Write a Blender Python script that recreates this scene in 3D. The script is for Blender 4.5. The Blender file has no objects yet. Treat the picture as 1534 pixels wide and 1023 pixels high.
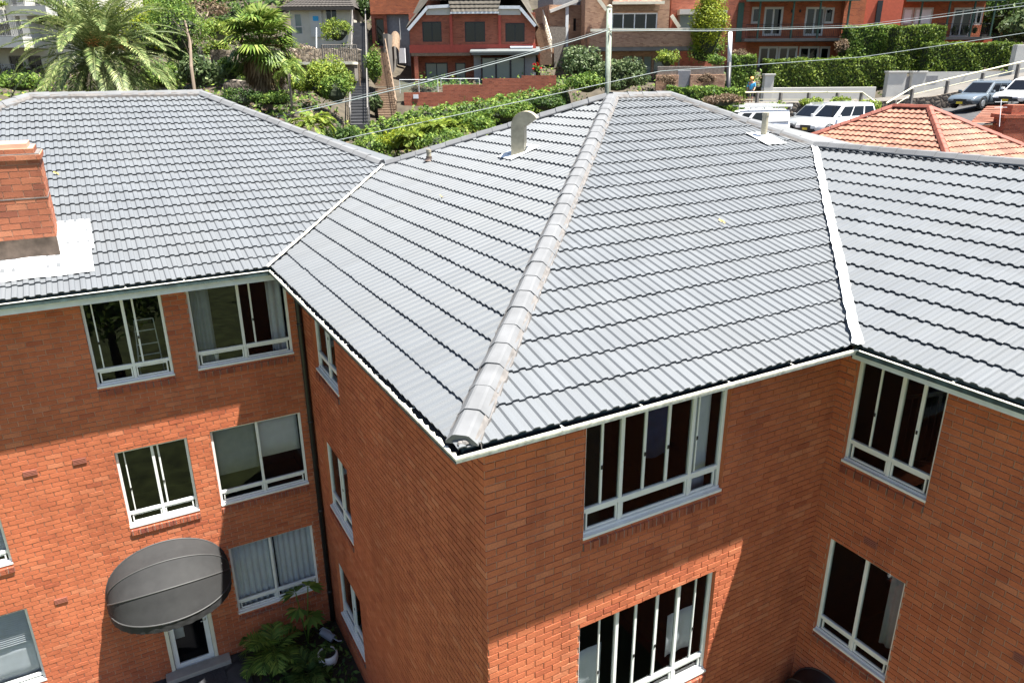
import bpy, bmesh, math, random
import numpy as np
from mathutils import Vector, Matrix
random.seed(7); rng = np.random.default_rng(11)
scene = bpy.context.scene
COL = scene.collection
R = math.radians

# ------------------------------------------------------------------ camera frame (solved from the photo)
CO = np.array([-2.8661, -5.7517, 3.094])
CR = np.array([0.87278738, -0.48804903, -0.00709445])
CU = np.array([0.17289843, 0.29553987, 0.93955432])
CF = np.array([0.45645188, 0.82125778, -0.34232638])
FPX = 1093.2752
AX = np.array([0.8728, -0.4881, 0.0]); FH = np.array([0.4881, 0.8728, 0.0])   # level right / level forward
UPZ = np.array([0, 0, 1.0])

def ray(px, py): return CF + CR*((px-767)/FPX) - CU*((py-511.5)/FPX)
def bg(px, py, D): return CO + D*ray(px, py)
def W(s, t, z): return np.array([CO[0], CO[1], 0]) + AX*s + FH*t + UPZ*z
def ST(p): d = np.array(p)-CO; return float(d@AX), float(d@FH)

# ------------------------------------------------------------------ materials
def nodes(name):
    m = bpy.data.materials.new(name); m.use_nodes = True
    nt = m.node_tree; b = nt.nodes['Principled BSDF']
    return m, nt, b
def N(nt, t, **k):
    n = nt.nodes.new(t)
    for a, v in k.items(): setattr(n, a, v)
    return n
def ramp(nt, fac, stops):
    r = N(nt, 'ShaderNodeValToRGB'); e = r.color_ramp.elements
    e[0].position, e[0].color = stops[0][0], (*stops[0][1], 1)
    e[1].position, e[1].color = stops[-1][0], (*stops[-1][1], 1)
    for p, c in stops[1:-1]:
        x = e.new(p); x.color = (*c, 1)
    nt.links.new(fac, r.inputs[0]); return r.outputs[0]
def mixc(nt, fac, a, b, mode='MIX'):
    m = N(nt, 'ShaderNodeMix', data_type='RGBA', blend_type=mode)
    L = nt.links
    for i, v in ((0, fac), (6, a), (7, b)):
        if hasattr(v, 'is_output'): L.new(v, m.inputs[i])
        elif i == 0: m.inputs[0].default_value = v
        else: m.inputs[i].default_value = (*v, 1)
    return m.outputs[2]
def noise(nt, scale, detail=4, co='Object', rough=.55):
    tc = N(nt, 'ShaderNodeTexCoord'); n = N(nt, 'ShaderNodeTexNoise')
    n.inputs['Scale'].default_value = scale; n.inputs['Detail'].default_value = detail; n.inputs['Roughness'].default_value = rough
    nt.links.new(tc.outputs[co], n.inputs['Vector']); return n.outputs['Fac']
def bump(nt, b, h, strength, dist):
    u = N(nt, 'ShaderNodeBump'); u.inputs['Strength'].default_value = strength; u.inputs['Distance'].default_value = dist
    nt.links.new(h, u.inputs['Height']); nt.links.new(u.outputs[0], b.inputs['Normal'])
def plain(name, c, rough=.6, metal=0, var=.12, scale=6, spec=.5):
    m, nt, b = nodes(name)
    lo = tuple(x*(1-var) for x in c); hi = tuple(min(1, x*(1+var)) for x in c)
    nt.links.new(ramp(nt, noise(nt, scale, 5), [(.3, lo), (.7, hi)]), b.inputs['Base Color'])
    b.inputs['Roughness'].default_value = rough; b.inputs['Metallic'].default_value = metal
    b.inputs['Specular IOR Level'].default_value = spec
    return m
def brick_mat(name, cA, cB, cD, mortar, bw=.24, bh=.086, ms=.0055, bs=.8):
    m, nt, b = nodes(name); L = nt.links
    tc = N(nt, 'ShaderNodeTexCoord')
    def tex(sq):
        t = N(nt, 'ShaderNodeTexBrick'); t.offset = .5
        t.inputs['Scale'].default_value = 1; t.inputs['Brick Width'].default_value = bw; t.inputs['Row Height'].default_value = bh
        t.inputs['Mortar Size'].default_value = ms; t.inputs['Mortar Smooth'].default_value = .25; t.inputs['Bias'].default_value = 0
        L.new(vec, t.inputs['Vector']); return t
    # wobble so joints are not ruler straight
    nz = N(nt, 'ShaderNodeTexNoise'); nz.inputs['Scale'].default_value = 7; L.new(tc.outputs['UV'], nz.inputs['Vector'])
    v1 = N(nt, 'ShaderNodeVectorMath', operation='SUBTRACT'); L.new(nz.outputs['Color'], v1.inputs[0]); v1.inputs[1].default_value = (.5, .5, .5)
    v2 = N(nt, 'ShaderNodeVectorMath', operation='SCALE'); L.new(v1.outputs[0], v2.inputs[0]); v2.inputs['Scale'].default_value = .012
    v3 = N(nt, 'ShaderNodeVectorMath', operation='ADD'); L.new(tc.outputs['UV'], v3.inputs[0]); L.new(v2.outputs[0], v3.inputs[1])
    vec = v3.outputs[0]
    t = tex(0)
    t.inputs['Color1'].default_value = (0, 0, 0, 1); t.inputs['Color2'].default_value = (1, 1, 1, 1); t.inputs['Mortar'].default_value = (.5, .5, .5, 1)
    col = ramp(nt, t.outputs['Color'], [(0, cD), (.16, cB), (.6, cA), (1, tuple(min(1, x*1.12) for x in cA))])
    big = noise(nt, .55, 5, 'UV'); fine = noise(nt, 60, 3, 'UV')
    col = mixc(nt, 1, col, ramp(nt, big, [(.3, (.8, .78, .76)), (.7, (1.1, 1.08, 1.06))]), 'MULTIPLY')
    col = mixc(nt, 1, col, ramp(nt, fine, [(.3, (.86, .85, .84)), (.7, (1.1, 1.1, 1.1))]), 'MULTIPLY')
    mz = noise(nt, 2.3, 4, 'UV')
    mcol = mixc(nt, mz, tuple(x*.55 for x in mortar), mortar)
    L.new(mixc(nt, t.outputs['Fac'], col, mcol), b.inputs['Base Color'])
    b.inputs['Roughness'].default_value = .9; b.inputs['Specular IOR Level'].default_value = .2
    inv = N(nt, 'ShaderNodeMath', operation='MULTIPLY_ADD'); L.new(t.outputs['Fac'], inv.inputs[0]); inv.inputs[1].default_value = -1
    L.new(fine, inv.inputs[2])
    bump(nt, b, inv.outputs[0], bs, .022)
    return m
def laid_brick_mat(name, stops, spec=.2):
    m, nt, b = nodes(name); L = nt.links; g = N(nt, 'ShaderNodeNewGeometry')
    col = ramp(nt, g.outputs['Random Per Island'], stops)
    big = noise(nt, .55, 5, 'UV'); fine = noise(nt, 55, 4, 'UV'); mid = noise(nt, 7, 4, 'UV')
    col = mixc(nt, 1, col, ramp(nt, big, [(.3, (.84, .82, .80)), (.7, (1.1, 1.08, 1.06))]), 'MULTIPLY')
    col = mixc(nt, 1, col, ramp(nt, mid, [(.3, (.93, .93, .93)), (.7, (1.05, 1.05, 1.05))]), 'MULTIPLY')
    tc = N(nt, 'ShaderNodeTexCoord'); mp = N(nt, 'ShaderNodeMapping'); mp.inputs['Scale'].default_value = (3.2, .4, 1); L.new(tc.outputs['UV'], mp.inputs[0])
    sn = N(nt, 'ShaderNodeTexNoise'); sn.inputs['Scale'].default_value = 1; sn.inputs['Detail'].default_value = 6; L.new(mp.outputs[0], sn.inputs['Vector'])
    col = mixc(nt, 1, col, ramp(nt, sn.outputs['Fac'], [(.28, (.80, .80, .82)), (.5, (1, 1, 1)), (.75, (1.08, 1.07, 1.06))]), 'MULTIPLY')
    col = mixc(nt, 1, col, ramp(nt, fine, [(.3, (.82, .81, .80)), (.7, (1.14, 1.14, 1.14))]), 'MULTIPLY')
    L.new(col, b.inputs['Base Color']); b.inputs['Roughness'].default_value = .9; b.inputs['Specular IOR Level'].default_value = spec
    bump(nt, b, fine, .6, .006); return m
def tile_mat(name, c, warm, rough, pv=.13, g=.36, w=.30):
    m, nt, b = nodes(name); L = nt.links
    tc = N(nt, 'ShaderNodeTexCoord')
    sep = N(nt, 'ShaderNodeSeparateXYZ'); L.new(tc.outputs['UV'], sep.inputs[0])
    ids = []
    for o, k in (('X', w), ('Y', g)):
        d = N(nt, 'ShaderNodeMath', operation='DIVIDE'); L.new(sep.outputs[o], d.inputs[0]); d.inputs[1].default_value = k
        f = N(nt, 'ShaderNodeMath', operation='FLOOR'); L.new(d.outputs[0], f.inputs[0]); ids.append(f.outputs[0])
    cb = N(nt, 'ShaderNodeCombineXYZ'); L.new(ids[0], cb.inputs[0]); L.new(ids[1], cb.inputs[1])
    wn = N(nt, 'ShaderNodeTexWhiteNoise', noise_dimensions='3D'); L.new(cb.outputs[0], wn.inputs['Vector'])
    col = ramp(nt, wn.outputs['Value'], [(0, tuple(x*(1-pv) for x in c)), (.6, c), (1, tuple(x*(1+pv) for x in c))])
    col = mixc(nt, ramp(nt, noise(nt, .5, 5, 'UV'), [(.45, (0, 0, 0)), (.75, (.4, .4, .4))]), col, warm)
    # run-off streaks down the slope and speckle
    mp = N(nt, 'ShaderNodeMapping'); mp.inputs['Scale'].default_value = (14, 1.1, 1); L.new(tc.outputs['UV'], mp.inputs[0])
    sn = N(nt, 'ShaderNodeTexNoise'); sn.inputs['Scale'].default_value = 1; sn.inputs['Detail'].default_value = 5; L.new(mp.outputs[0], sn.inputs['Vector'])
    col = mixc(nt, 1, col, ramp(nt, sn.outputs['Fac'], [(.3, (.945, .945, .945)), (.7, (1.04, 1.04, 1.04))]), 'MULTIPLY')
    fine = noise(nt, 90, 3, 'UV')
    col = mixc(nt, 1, col, ramp(nt, fine, [(.3, (.9, .9, .9)), (.7, (1.08, 1.08, 1.08))]), 'MULTIPLY')
    L.new(col, b.inputs['Base Color'])
    b.inputs['Roughness'].default_value = rough+.08; b.inputs['Specular IOR Level'].default_value = .34
    bump(nt, b, fine, .25, .004)
    return m
def leaf_mat(name, a, bcol, c=None, trans=.3, rough=.45):
    m, nt, b = nodes(name); L = nt.links
    g = N(nt, 'ShaderNodeNewGeometry')
    st = [(0, a), (.55, bcol), (1, c or tuple(min(1, x*1.5) for x in bcol))]
    col = ramp(nt, g.outputs['Random Per Island'], st)
    col = mixc(nt, 1, col, ramp(nt, noise(nt, .9, 3), [(.3, (.72, .75, .7)), (.7, (1.2, 1.18, 1.1))]), 'MULTIPLY')
    L.new(col, b.inputs['Base Color']); b.inputs['Roughness'].default_value = rough+.15; b.inputs['Specular IOR Level'].default_value = .25
    tr = N(nt, 'ShaderNodeBsdfTranslucent'); L.new(col, tr.inputs[0])
    mx = N(nt, 'ShaderNodeMixShader'); mx.inputs[0].default_value = trans
    L.new(b.outputs[0], mx.inputs[1]); L.new(tr.outputs[0], mx.inputs[2])
    L.new(mx.outputs[0], nt.nodes['Material Output'].inputs[0])
    return m
def glass_mat(name, tint=(.75, .78, .78), ior=1.5):
    m = bpy.data.materials.new(name); m.use_nodes = True; nt = m.node_tree; L = nt.links
    nt.nodes.remove(nt.nodes['Principled BSDF'])
    fr = N(nt, 'ShaderNodeFresnel'); fr.inputs[0].default_value = ior
    mu = N(nt, 'ShaderNodeMath', operation='MULTIPLY'); L.new(fr.outputs[0], mu.inputs[0]); mu.inputs[1].default_value = .65; mu.use_clamp = True
    t = N(nt, 'ShaderNodeBsdfTransparent'); t.inputs[0].default_value = (*tint, 1)
    g = N(nt, 'ShaderNodeBsdfGlossy'); g.inputs['Roughness'].default_value = .01; g.inputs[0].default_value = (.95, .97, 1, 1)
    mx = N(nt, 'ShaderNodeMixShader'); L.new(mu.outputs[0], mx.inputs[0]); L.new(t.outputs[0], mx.inputs[1]); L.new(g.outputs[0], mx.inputs[2])
    L.new(mx.outputs[0], nt.nodes['Material Output'].inputs[0]); return m
def stone_mat(name, a, bcol, scale=2.6):
    m, nt, b = nodes(name); L = nt.links
    tc = N(nt, 'ShaderNodeTexCoord'); v = N(nt, 'ShaderNodeTexVoronoi'); v.inputs['Scale'].default_value = scale; L.new(tc.outputs['UV'], v.inputs['Vector'])
    e = N(nt, 'ShaderNodeTexVoronoi', feature='DISTANCE_TO_EDGE'); e.inputs['Scale'].default_value = scale; L.new(tc.outputs['UV'], e.inputs['Vector'])
    col = mixc(nt, v.outputs['Color'], a, bcol)
    col = mixc(nt, ramp(nt, e.outputs['Distance'], [(.02, (1, 1, 1)), (.09, (0, 0, 0))]), col, tuple(x*.35 for x in a))
    col = mixc(nt, 1, col, ramp(nt, noise(nt, 5, 5), [(.3, (.7, .7, .7)), (.7, (1.2, 1.2, 1.2))]), 'MULTIPLY')
    L.new(col, b.inputs['Base Color']); b.inputs['Roughness'].default_value = .9
    bump(nt, b, e.outputs['Distance'], .8, .05); return m

M = {}
M['brick'] = brick_mat('red_brick', (.47, .132, .056), (.435, .116, .049), (.38, .098, .044), (.42, .215, .135), ms=.0065, bs=1.0)
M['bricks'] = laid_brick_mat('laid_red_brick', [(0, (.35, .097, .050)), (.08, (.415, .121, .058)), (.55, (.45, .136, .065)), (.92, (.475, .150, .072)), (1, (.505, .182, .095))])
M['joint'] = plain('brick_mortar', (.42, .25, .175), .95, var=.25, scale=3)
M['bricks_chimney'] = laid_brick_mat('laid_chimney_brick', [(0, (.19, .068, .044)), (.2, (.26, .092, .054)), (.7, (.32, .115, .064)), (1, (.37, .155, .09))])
M['brick_dark'] = brick_mat('dark_sill_brick', (.34, .10, .055), (.27, .08, .05), (.2, .06, .045), (.36, .27, .22), bw=.12, bh=.30)
M['brick_house'] = brick_mat('house_brick', (.39, .125, .078), (.33, .105, .068), (.26, .08, .055), (.40, .25, .18))
M['brick_brown'] = brick_mat('brown_brick', (.42, .265, .18), (.36, .22, .15), (.28, .16, .11), (.40, .32, .25))
M['brick_chimney'] = brick_mat('chimney_brick', (.40, .135, .06), (.35, .11, .052), (.26, .075, .04), (.25, .15, .1), bw=.33, bh=.118, ms=.008)
M['brick_orange'] = brick_mat('orange_brick', (.42, .13, .06), (.35, .11, .055), (.3, .09, .05), (.4, .25, .18))
M['tile'] = tile_mat('grey_roof_tile', (.112, .120, .129), (.120, .124, .124), .5, pv=.055)
M['cap'] = plain('ridge_cap_tile', (.120, .123, .128), .8, var=.16, scale=3)
M['terracotta'] = tile_mat('terracotta_tile', (.25, .105, .066), (.26, .17, .13), .65, pv=.35)
M['terracotta_cap'] = plain('terracotta_cap', (.22, .06, .035), .6, var=.2, scale=4)
M['tile_taupe'] = tile_mat('taupe_tile', (.085, .074, .058), (.10, .09, .07), .7, pv=.25)
M['mortar'] = plain('bedding_mortar', (.135, .125, .118), .95, var=.3, scale=12)
M['white'] = plain('white_aluminium', (.68, .69, .68), .4, var=.06)
M['cream'] = plain('cream_paint', (.66, .62, .50), .5, var=.1, scale=3)
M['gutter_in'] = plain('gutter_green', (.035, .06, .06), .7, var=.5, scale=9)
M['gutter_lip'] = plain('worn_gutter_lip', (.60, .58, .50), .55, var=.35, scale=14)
M['flash'] = plain('white_flashing', (.66, .68, .68), .5, var=.1, scale=6)
M['lead'] = plain('weathered_lead', (.115, .085, .07), .4, metal=.4, var=.5, scale=5)
M['fascia'] = plain('pale_fascia', (.62, .65, .68), .55, var=.1)
M['black'] = plain('black_paint', (.012, .012, .014), .5, var=.3)
M['rubber'] = plain('rubber', (.015, .015, .016), .8, var=.3)
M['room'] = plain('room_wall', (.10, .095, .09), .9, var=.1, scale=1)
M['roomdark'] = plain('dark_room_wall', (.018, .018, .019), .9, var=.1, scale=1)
M['curtain'] = plain('white_curtain', (.74, .75, .80), .9, var=.06)
M['curtain_grey'] = plain('grey_curtain', (.30, .32, .36), .9, var=.1)
M['towel'] = plain('blue_cloth', (.03, .045, .11), .95, var=.2)
M['glass'] = glass_mat('window_glass')
m, nt, b = nodes('dark_glass'); b.inputs['Base Color'].default_value = (.006, .007, .009, 1); b.inputs['Roughness'].default_value = .05; b.inputs['Specular IOR Level'].default_value = .4; M['dglass'] = m
m, nt, b = nodes('pale_glass'); b.inputs['Base Color'].default_value = (.16, .20, .19, 1); b.inputs['Roughness'].default_value = .06; M['pglass'] = m
M['clear'] = glass_mat('balustrade_glass', (.82, .9, .88))
M['fabric'] = plain('awning_canvas', (.0165, .0165, .017), .85, var=.14, scale=7)
nt = M['fabric'].node_tree; b = nt.nodes['Principled BSDF']; old = b.inputs['Base Color'].links[0].from_socket
spots = ramp(nt, noise(nt, 16, 1), [(.80, (0, 0, 0)), (.83, (1, 1, 1))]); fade = ramp(nt, noise(nt, 1.7, 5), [(.4, (0, 0, 0)), (.75, (.3, .3, .3))])
nt.links.new(mixc(nt, spots, mixc(nt, fade, old, (.032, .032, .031)), (.2, .2, .19)), b.inputs['Base Color'])
M['fabric_seam'] = plain('awning_seam', (.045, .045, .045), .6)
M['vent'] = plain('terracotta_vent', (.30, .10, .065), .85)
M['galv'] = plain('weathered_zinc', (.33, .295, .215), .55, metal=.1, var=.3, scale=5)
M['stair'] = plain('stair_concrete', (.065, .065, .07), .9, var=.2, scale=3)
M['concrete'] = plain('concrete', (.14, .13, .12), .9, var=.2, scale=2)
M['paving'] = stone_mat('slab_paving', (.05, .05, .052), (.035, .035, .037), 1.5)
M['render'] = plain('white_render', (.48, .47, .44), .8, var=.08, scale=1.5)
M['offwhite'] = plain('cream_render', (.50, .47, .40), .8, var=.07, scale=1.5)
M['greywall'] = plain('grey_render', (.2, .2, .21), .8)
M['rail'] = plain('cream_pipe', (.78, .72, .50), .45, var=.05)
M['timber'] = plain('aged_timber', (.19, .13, .085), .85, var=.3, scale=9)
M['timber_grey'] = plain('grey_timber', (.17, .15, .13), .9, var=.3, scale=9)
M['pole'] = plain('treated_pole', (.20, .235, .19), .85, var=.3, scale=4)
M['wire'] = plain('cable', (.16, .19, .19), .6, var=.1)
M['stone'] = stone_mat('rubble_stone', (.13, .105, .085), (.26, .215, .17), 3.2)
M['redpaint'] = plain('red_paint', (.40, .06, .035), .6)
M['orange_paint'] = plain('orange_render', (.50, .10, .05), .8, var=.1)
M['metalroof'] = plain('metal_roof', (.13, .145, .145), .5)
M['darkroof'] = plain('dark_roof_tile', (.045, .038, .032), .8, var=.25, scale=6)
M['green_trim'] = plain('green_trim', (.03, .075, .055), .6)
M['bark'] = plain('palm_bark', (.17, .14, .11), .95, var=.4, scale=10)
M['twig'] = plain('branch_bark', (.12, .085, .06), .95, var=.3, scale=8)
M['core'] = plain('inner_branches', (.022, .03, .013), .95, var=.4, scale=4)
M['earth'] = plain('leaf_litter', (.05, .04, .026), .95, var=.5, scale=1.3)
M['path'] = plain('pale_path', (.115, .105, .092), .95, var=.2, scale=1.4)
M['asphalt'] = plain('asphalt', (.04, .04, .042), .9, var=.25, scale=2.2)
M['grass'] = plain('lawn', (.10, .12, .04), .95, var=.5, scale=2.0)
M['leaf_dark'] = leaf_mat('dark_leaf', (.022, .05, .012), (.058, .115, .026), (.13, .19, .045), trans=.36)
M['leaf_hedge'] = leaf_mat('hedge_leaf', (.045, .085, .014), (.11, .17, .027), (.25, .31, .05), trans=.36)
M['leaf_lime'] = leaf_mat('lime_leaf', (.10, .15, .012), (.22, .27, .02), (.36, .38, .03))
M['leaf_mid'] = leaf_mat('mid_leaf', (.045, .095, .018), (.13, .22, .04), (.27, .35, .07), trans=.38)
M['leaf_pale'] = leaf_mat('pale_leaf', (.04, .075, .025), (.10, .145, .06), (.2, .24, .12), rough=.35)
M['leaf_fern'] = leaf_mat('fern_leaf', (.09, .15, .02), (.19, .26, .04), (.32, .36, .06))
M['leaf_palm'] = leaf_mat('palm_leaf', (.06, .10, .032), (.15, .20, .065), (.34, .36, .16), trans=.2, rough=.32)
M['leaf_fan'] = leaf_mat('fan_leaf', (.05, .10, .015), (.13, .20, .035), (.3, .34, .09), trans=.25, rough=.32)
M['leaf_brown'] = leaf_mat('dead_leaf', (.10, .06, .03), (.2, .13, .07), (.32, .23, .14))
M['leaf_rust'] = leaf_mat('rust_leaf', (.10, .06, .04), (.19, .13, .09), (.28, .2, .13))
M['leaf_grey'] = leaf_mat('grey_bark_leaf', (.15, .11, .09), (.28, .21, .17), (.38, .32, .25))
M['flower'] = plain('orange_flower', (.55, .24, .07), .8, var=.3)
M['skin'] = plain('skin', (.45, .26, .18), .6)
M['shirt'] = plain('blue_shirt', (.04, .32, .60), .8)
M['shorts'] = plain('dark_shorts', (.05, .05, .06), .8)
M['hat'] = plain('orange_hat', (.75, .33, .10), .8)
M['pot'] = plain('glazed_white_pot', (.62, .62, .64), .3)
M['soil'] = plain('soil', (.03, .022, .015), .95)
M['mat'] = plain('coir_mat', (.03, .03, .034), .95, var=.5, scale=40)
M['numberplate'] = plain('yellow_plate', (.75, .55, .03), .5, var=.02)
M['taillight'] = plain('red_lens', (.4, .015, .012), .2)
M['headlight'] = plain('lamp_lens', (.35, .57, .6), .08)
M['alloy'] = plain('alloy_wheel', (.45, .46, .47), .35, metal=.6)
def paint(name, c):
    m, nt, b = nodes(name); b.inputs['Base Color'].default_value = (*c, 1); b.inputs['Roughness'].default_value = .28
    b.inputs['Coat Weight'].default_value = .6; b.inputs['Coat Roughness'].default_value = .05
    nt.links.new(ramp(nt, noise(nt, 1.5, 2), [(.3, tuple(x*.95 for x in c)), (.7, c)]), b.inputs['Base Color']); return m
M['p_white'] = paint('white_car_paint', (.72, .73, .73)); M['p_silver'] = paint('silver_car_paint', (.24, .25, .26)); M['p_blue'] = paint('blue_grey_car_paint', (.10, .125, .15))

# ------------------------------------------------------------------ mesh helpers
def tag(o, label=None, cat=None, group=None, kind=None):
    for k, v in (('label', label), ('category', cat), ('group', group), ('kind', kind)):
        if v: o[k] = v
    return o
def thing(name, loc, label, cat, group=None, rz=0):
    o = bpy.data.objects.new(name, None); COL.objects.link(o); o.location = [float(x) for x in loc]; o.rotation_euler = (0, 0, rz)
    o.empty_display_size = .2
    return tag(o, label, cat, group)
def rootmat(o):
    while o.parent: o = o.parent
    return Matrix.Translation(o.location) @ o.rotation_euler.to_matrix().to_4x4()
class MB:
    def __init__(s): s.v = []; s.f = []; s.m = []; s.uv = {}; s.mi = 0
    def face(s, pts, uv=None):
        i = len(s.v); s.v += [tuple(float(c) for c in p) for p in pts]; s.f.append(tuple(range(i, i+len(pts)))); s.m.append(s.mi)
        if uv is not None: s.uv[len(s.f)-1] = uv
    def hexa(s, p):      # 8 points: bottom ring 0-3, top ring 4-7
        i = len(s.v); s.v += [tuple(float(c) for c in q) for q in p]
        for f in ((3, 2, 1, 0), (4, 5, 6, 7), (0, 1, 5, 4), (1, 2, 6, 5), (2, 3, 7, 6), (3, 0, 4, 7)):
            s.f.append(tuple(i+k for k in f)); s.m.append(s.mi)
    def box(s, x0, x1, y0, y1, z0, z1):
        s.hexa([(x0, y0, z0), (x1, y0, z0), (x1, y1, z0), (x0, y1, z0), (x0, y0, z1), (x1, y0, z1), (x1, y1, z1), (x0, y1, z1)])
    def bar(s, a, b, w, h, up=(0, 0, 1)):
        a = np.array(a, float); b = np.array(b, float); d = (b-a)/np.linalg.norm(b-a); up = np.array(up, float)
        x = np.cross(d, up); x /= np.linalg.norm(x); y = np.cross(x, d)
        q = lambda p, i, j: p + x*w/2*i + y*h/2*j
        s.hexa([q(a, -1, -1), q(a, 1, -1), q(b, 1, -1), q(b, -1, -1), q(a, -1, 1), q(a, 1, 1), q(b, 1, 1), q(b, -1, 1)])
    def tube(s, pts, r, n=8, cap=True):
        pts = [np.array(p, float) for p in pts]; rs = r if hasattr(r, '__len__') else [r]*len(pts)
        base = len(s.v); prev = None
        for k, p in enumerate(pts):
            d = pts[min(k+1, len(pts)-1)]-pts[max(k-1, 0)]; d = d/(np.linalg.norm(d)+1e-9)
            if prev is None:
                t = np.array([0, 0, 1.]) if abs(d[2]) < .9 else np.array([1., 0, 0]); x = np.cross(d, t)
            else: x = prev - d*(prev@d)
            x = x/np.linalg.norm(x); prev = x; y = np.cross(d, x)
            for j in range(n):
                a = 2*math.pi*j/n; s.v.append(tuple(p + (x*math.cos(a)+y*math.sin(a))*rs[k]))
        for k in range(len(pts)-1):
            for j in range(n):
                s.f.append((base+k*n+j, base+k*n+(j+1) % n, base+(k+1)*n+(j+1) % n, base+(k+1)*n+j)); s.m.append(s.mi)
        if cap:
            s.f.append(tuple(base+j for j in range(n))[::-1]); s.m.append(s.mi)
            s.f.append(tuple(base+(len(pts)-1)*n+j for j in range(n))); s.m.append(s.mi)
    def lathe(s, prof, c, n=20):
        base = len(s.v); c = np.array(c, float)
        for r, z in prof:
            for j in range(n):
                a = 2*math.pi*j/n; s.v.append((c[0]+r*math.cos(a), c[1]+r*math.sin(a), c[2]+z))
        for k in range(len(prof)-1):
            for j in range(n):
                s.f.append((base+k*n+j, base+k*n+(j+1) % n, base+(k+1)*n+(j+1) % n, base+(k+1)*n+j)); s.m.append(s.mi)
        s.f.append(tuple(base+j for j in range(n))[::-1]); s.m.append(s.mi)
        s.f.append(tuple(base+(len(prof)-1)*n+j for j in range(n))); s.m.append(s.mi)
    def grid(s, P, uvf=None):      # P[i][j] points
        nr, nc = len(P), len(P[0]); base = len(s.v)
        for row in P: s.v += [tuple(float(c) for c in p) for p in row]
        for i in range(nr-1):
            for j in range(nc-1):
                s.f.append((base+i*nc+j, base+i*nc+j+1, base+(i+1)*nc+j+1, base+(i+1)*nc+j)); s.m.append(s.mi)
    def build(s, name, mats, parent=None, world=True, smooth=False, bevel=0, loc=None):
        me = bpy.data.meshes.new(name); V = np.array(s.v, float)
        if parent is not None and world:
            inv = np.array(rootmat(parent).inverted()); V = V@inv[:3, :3].T+inv[:3, 3]
        if loc is not None: V = V-np.array(loc)
        me.from_pydata(V.tolist(), [], s.f)
        mats = mats if isinstance(mats, (list, tuple)) else [mats]
        for mm in mats: me.materials.append(mm)
        me.polygons.foreach_set('material_index', s.m)
        uvl = me.uv_layers.new(name='UVMap'); dat = np.zeros((len(me.loops), 2))
        Vw = np.array(s.v, float)
        for p in me.polygons:
            if p.index in s.uv:
                for k, li in enumerate(p.loop_indices): dat[li] = s.uv[p.index][k]
                continue
            n = p.normal; q = Vw[list(p.vertices)]
            if abs(n.z) > .75: d = q[:, :2]
            else:
                h = math.hypot(n.x, n.y); tx, ty = -n.y/h, n.x/h
                d = np.stack([q[:, 0]*tx+q[:, 1]*ty, q[:, 2]], 1)
            dat[p.loop_start:p.loop_start+p.loop_total] = d
        uvl.data.foreach_set('uv', dat.ravel())
        if smooth: me.polygons.foreach_set('use_smooth', [True]*len(me.polygons))
        o = bpy.data.objects.new(name, me); COL.objects.link(o)
        if parent is not None: o.parent = parent
        if loc is not None: o.location = [float(x) for x in loc]
        if bevel:
            b = o.modifiers.new('bevel', 'BEVEL'); b.width = bevel; b.segments = 2; b.limit_method = 'ANGLE'
        return o
def quads_obj(name, Q, mat, parent=None, loc=None):
    """many loose quads (n,4,3) as one mesh"""
    Q = np.asarray(Q, float); n = len(Q); V = Q.reshape(-1, 3)
    if parent is not None:
        inv = np.array(rootmat(parent).inverted()); V = V@inv[:3, :3].T+inv[:3, 3]
    if loc is not None: V = V-np.array(loc)
    me = bpy.data.meshes.new(name); me.vertices.add(4*n); me.vertices.foreach_set('co', V.ravel())
    me.loops.add(4*n); me.loops.foreach_set('vertex_index', np.arange(4*n)); me.polygons.add(n)
    me.polygons.foreach_set('loop_start', np.arange(0, 4*n, 4)); me.update(calc_edges=True); me.validate()
    me.materials.append(mat); o = bpy.data.objects.new(name, me); COL.objects.link(o)
    if parent is not None: o.parent = parent
    if loc is not None: o.location = [float(x) for x in loc]
    return o
def unit(a): return a/(np.linalg.norm(a, axis=-1, keepdims=True)+1e-9)
def leaves(P, Nn, size, asp=.5, tilt=.7, droop=0.):
    """rhombic leaf quads at points P facing roughly along Nn"""
    n = len(P); nn = unit(Nn+rng.normal(0, tilt, (n, 3)))
    t = unit(np.cross(nn, rng.normal(0, 1, (n, 3)))); t = unit(t+np.array([0, 0, -droop])); b = unit(np.cross(nn, t))
    L = size*rng.uniform(.6, 1.35, (n, 1)); w = L*asp
    return np.stack([P-t*L*.5, P+b*w*.5-t*L*.05, P+t*L*.5, P-b*w*.5-t*L*.05], 1)
def lump_points(c, rad, n, lumps=14, fill=.5):
    c = np.array(c, float); rad = np.array(rad, float)
    d = unit(rng.normal(0, 1, (lumps, 3))); d[:, 2] = np.abs(d[:, 2])*.9-.25*(rng.random(lumps) < .35); d = unit(d)
    lc = d*rng.uniform(.45, .75, (lumps, 1)); lr = rng.uniform(.28, .5, lumps)
    k = rng.integers(0, lumps, n); u = unit(rng.normal(0, 1, (n, 3)))
    rr = lr[k]*rng.random(n)**(fill*.6); p = lc[k]+u*rr[:, None]
    return c+p*rad, unit(u+.6*unit(p)+np.array([0, 0, .35]))
def crown(name, c, rad, n, mat, size, parent=None, lumps=14, asp=.5, droop=0., loc=None, tilt=.7):
    P, Nn = lump_points(c, rad, n, lumps)
    return quads_obj(name, leaves(P, Nn, size, asp, tilt, droop), mat, parent, loc)
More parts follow.
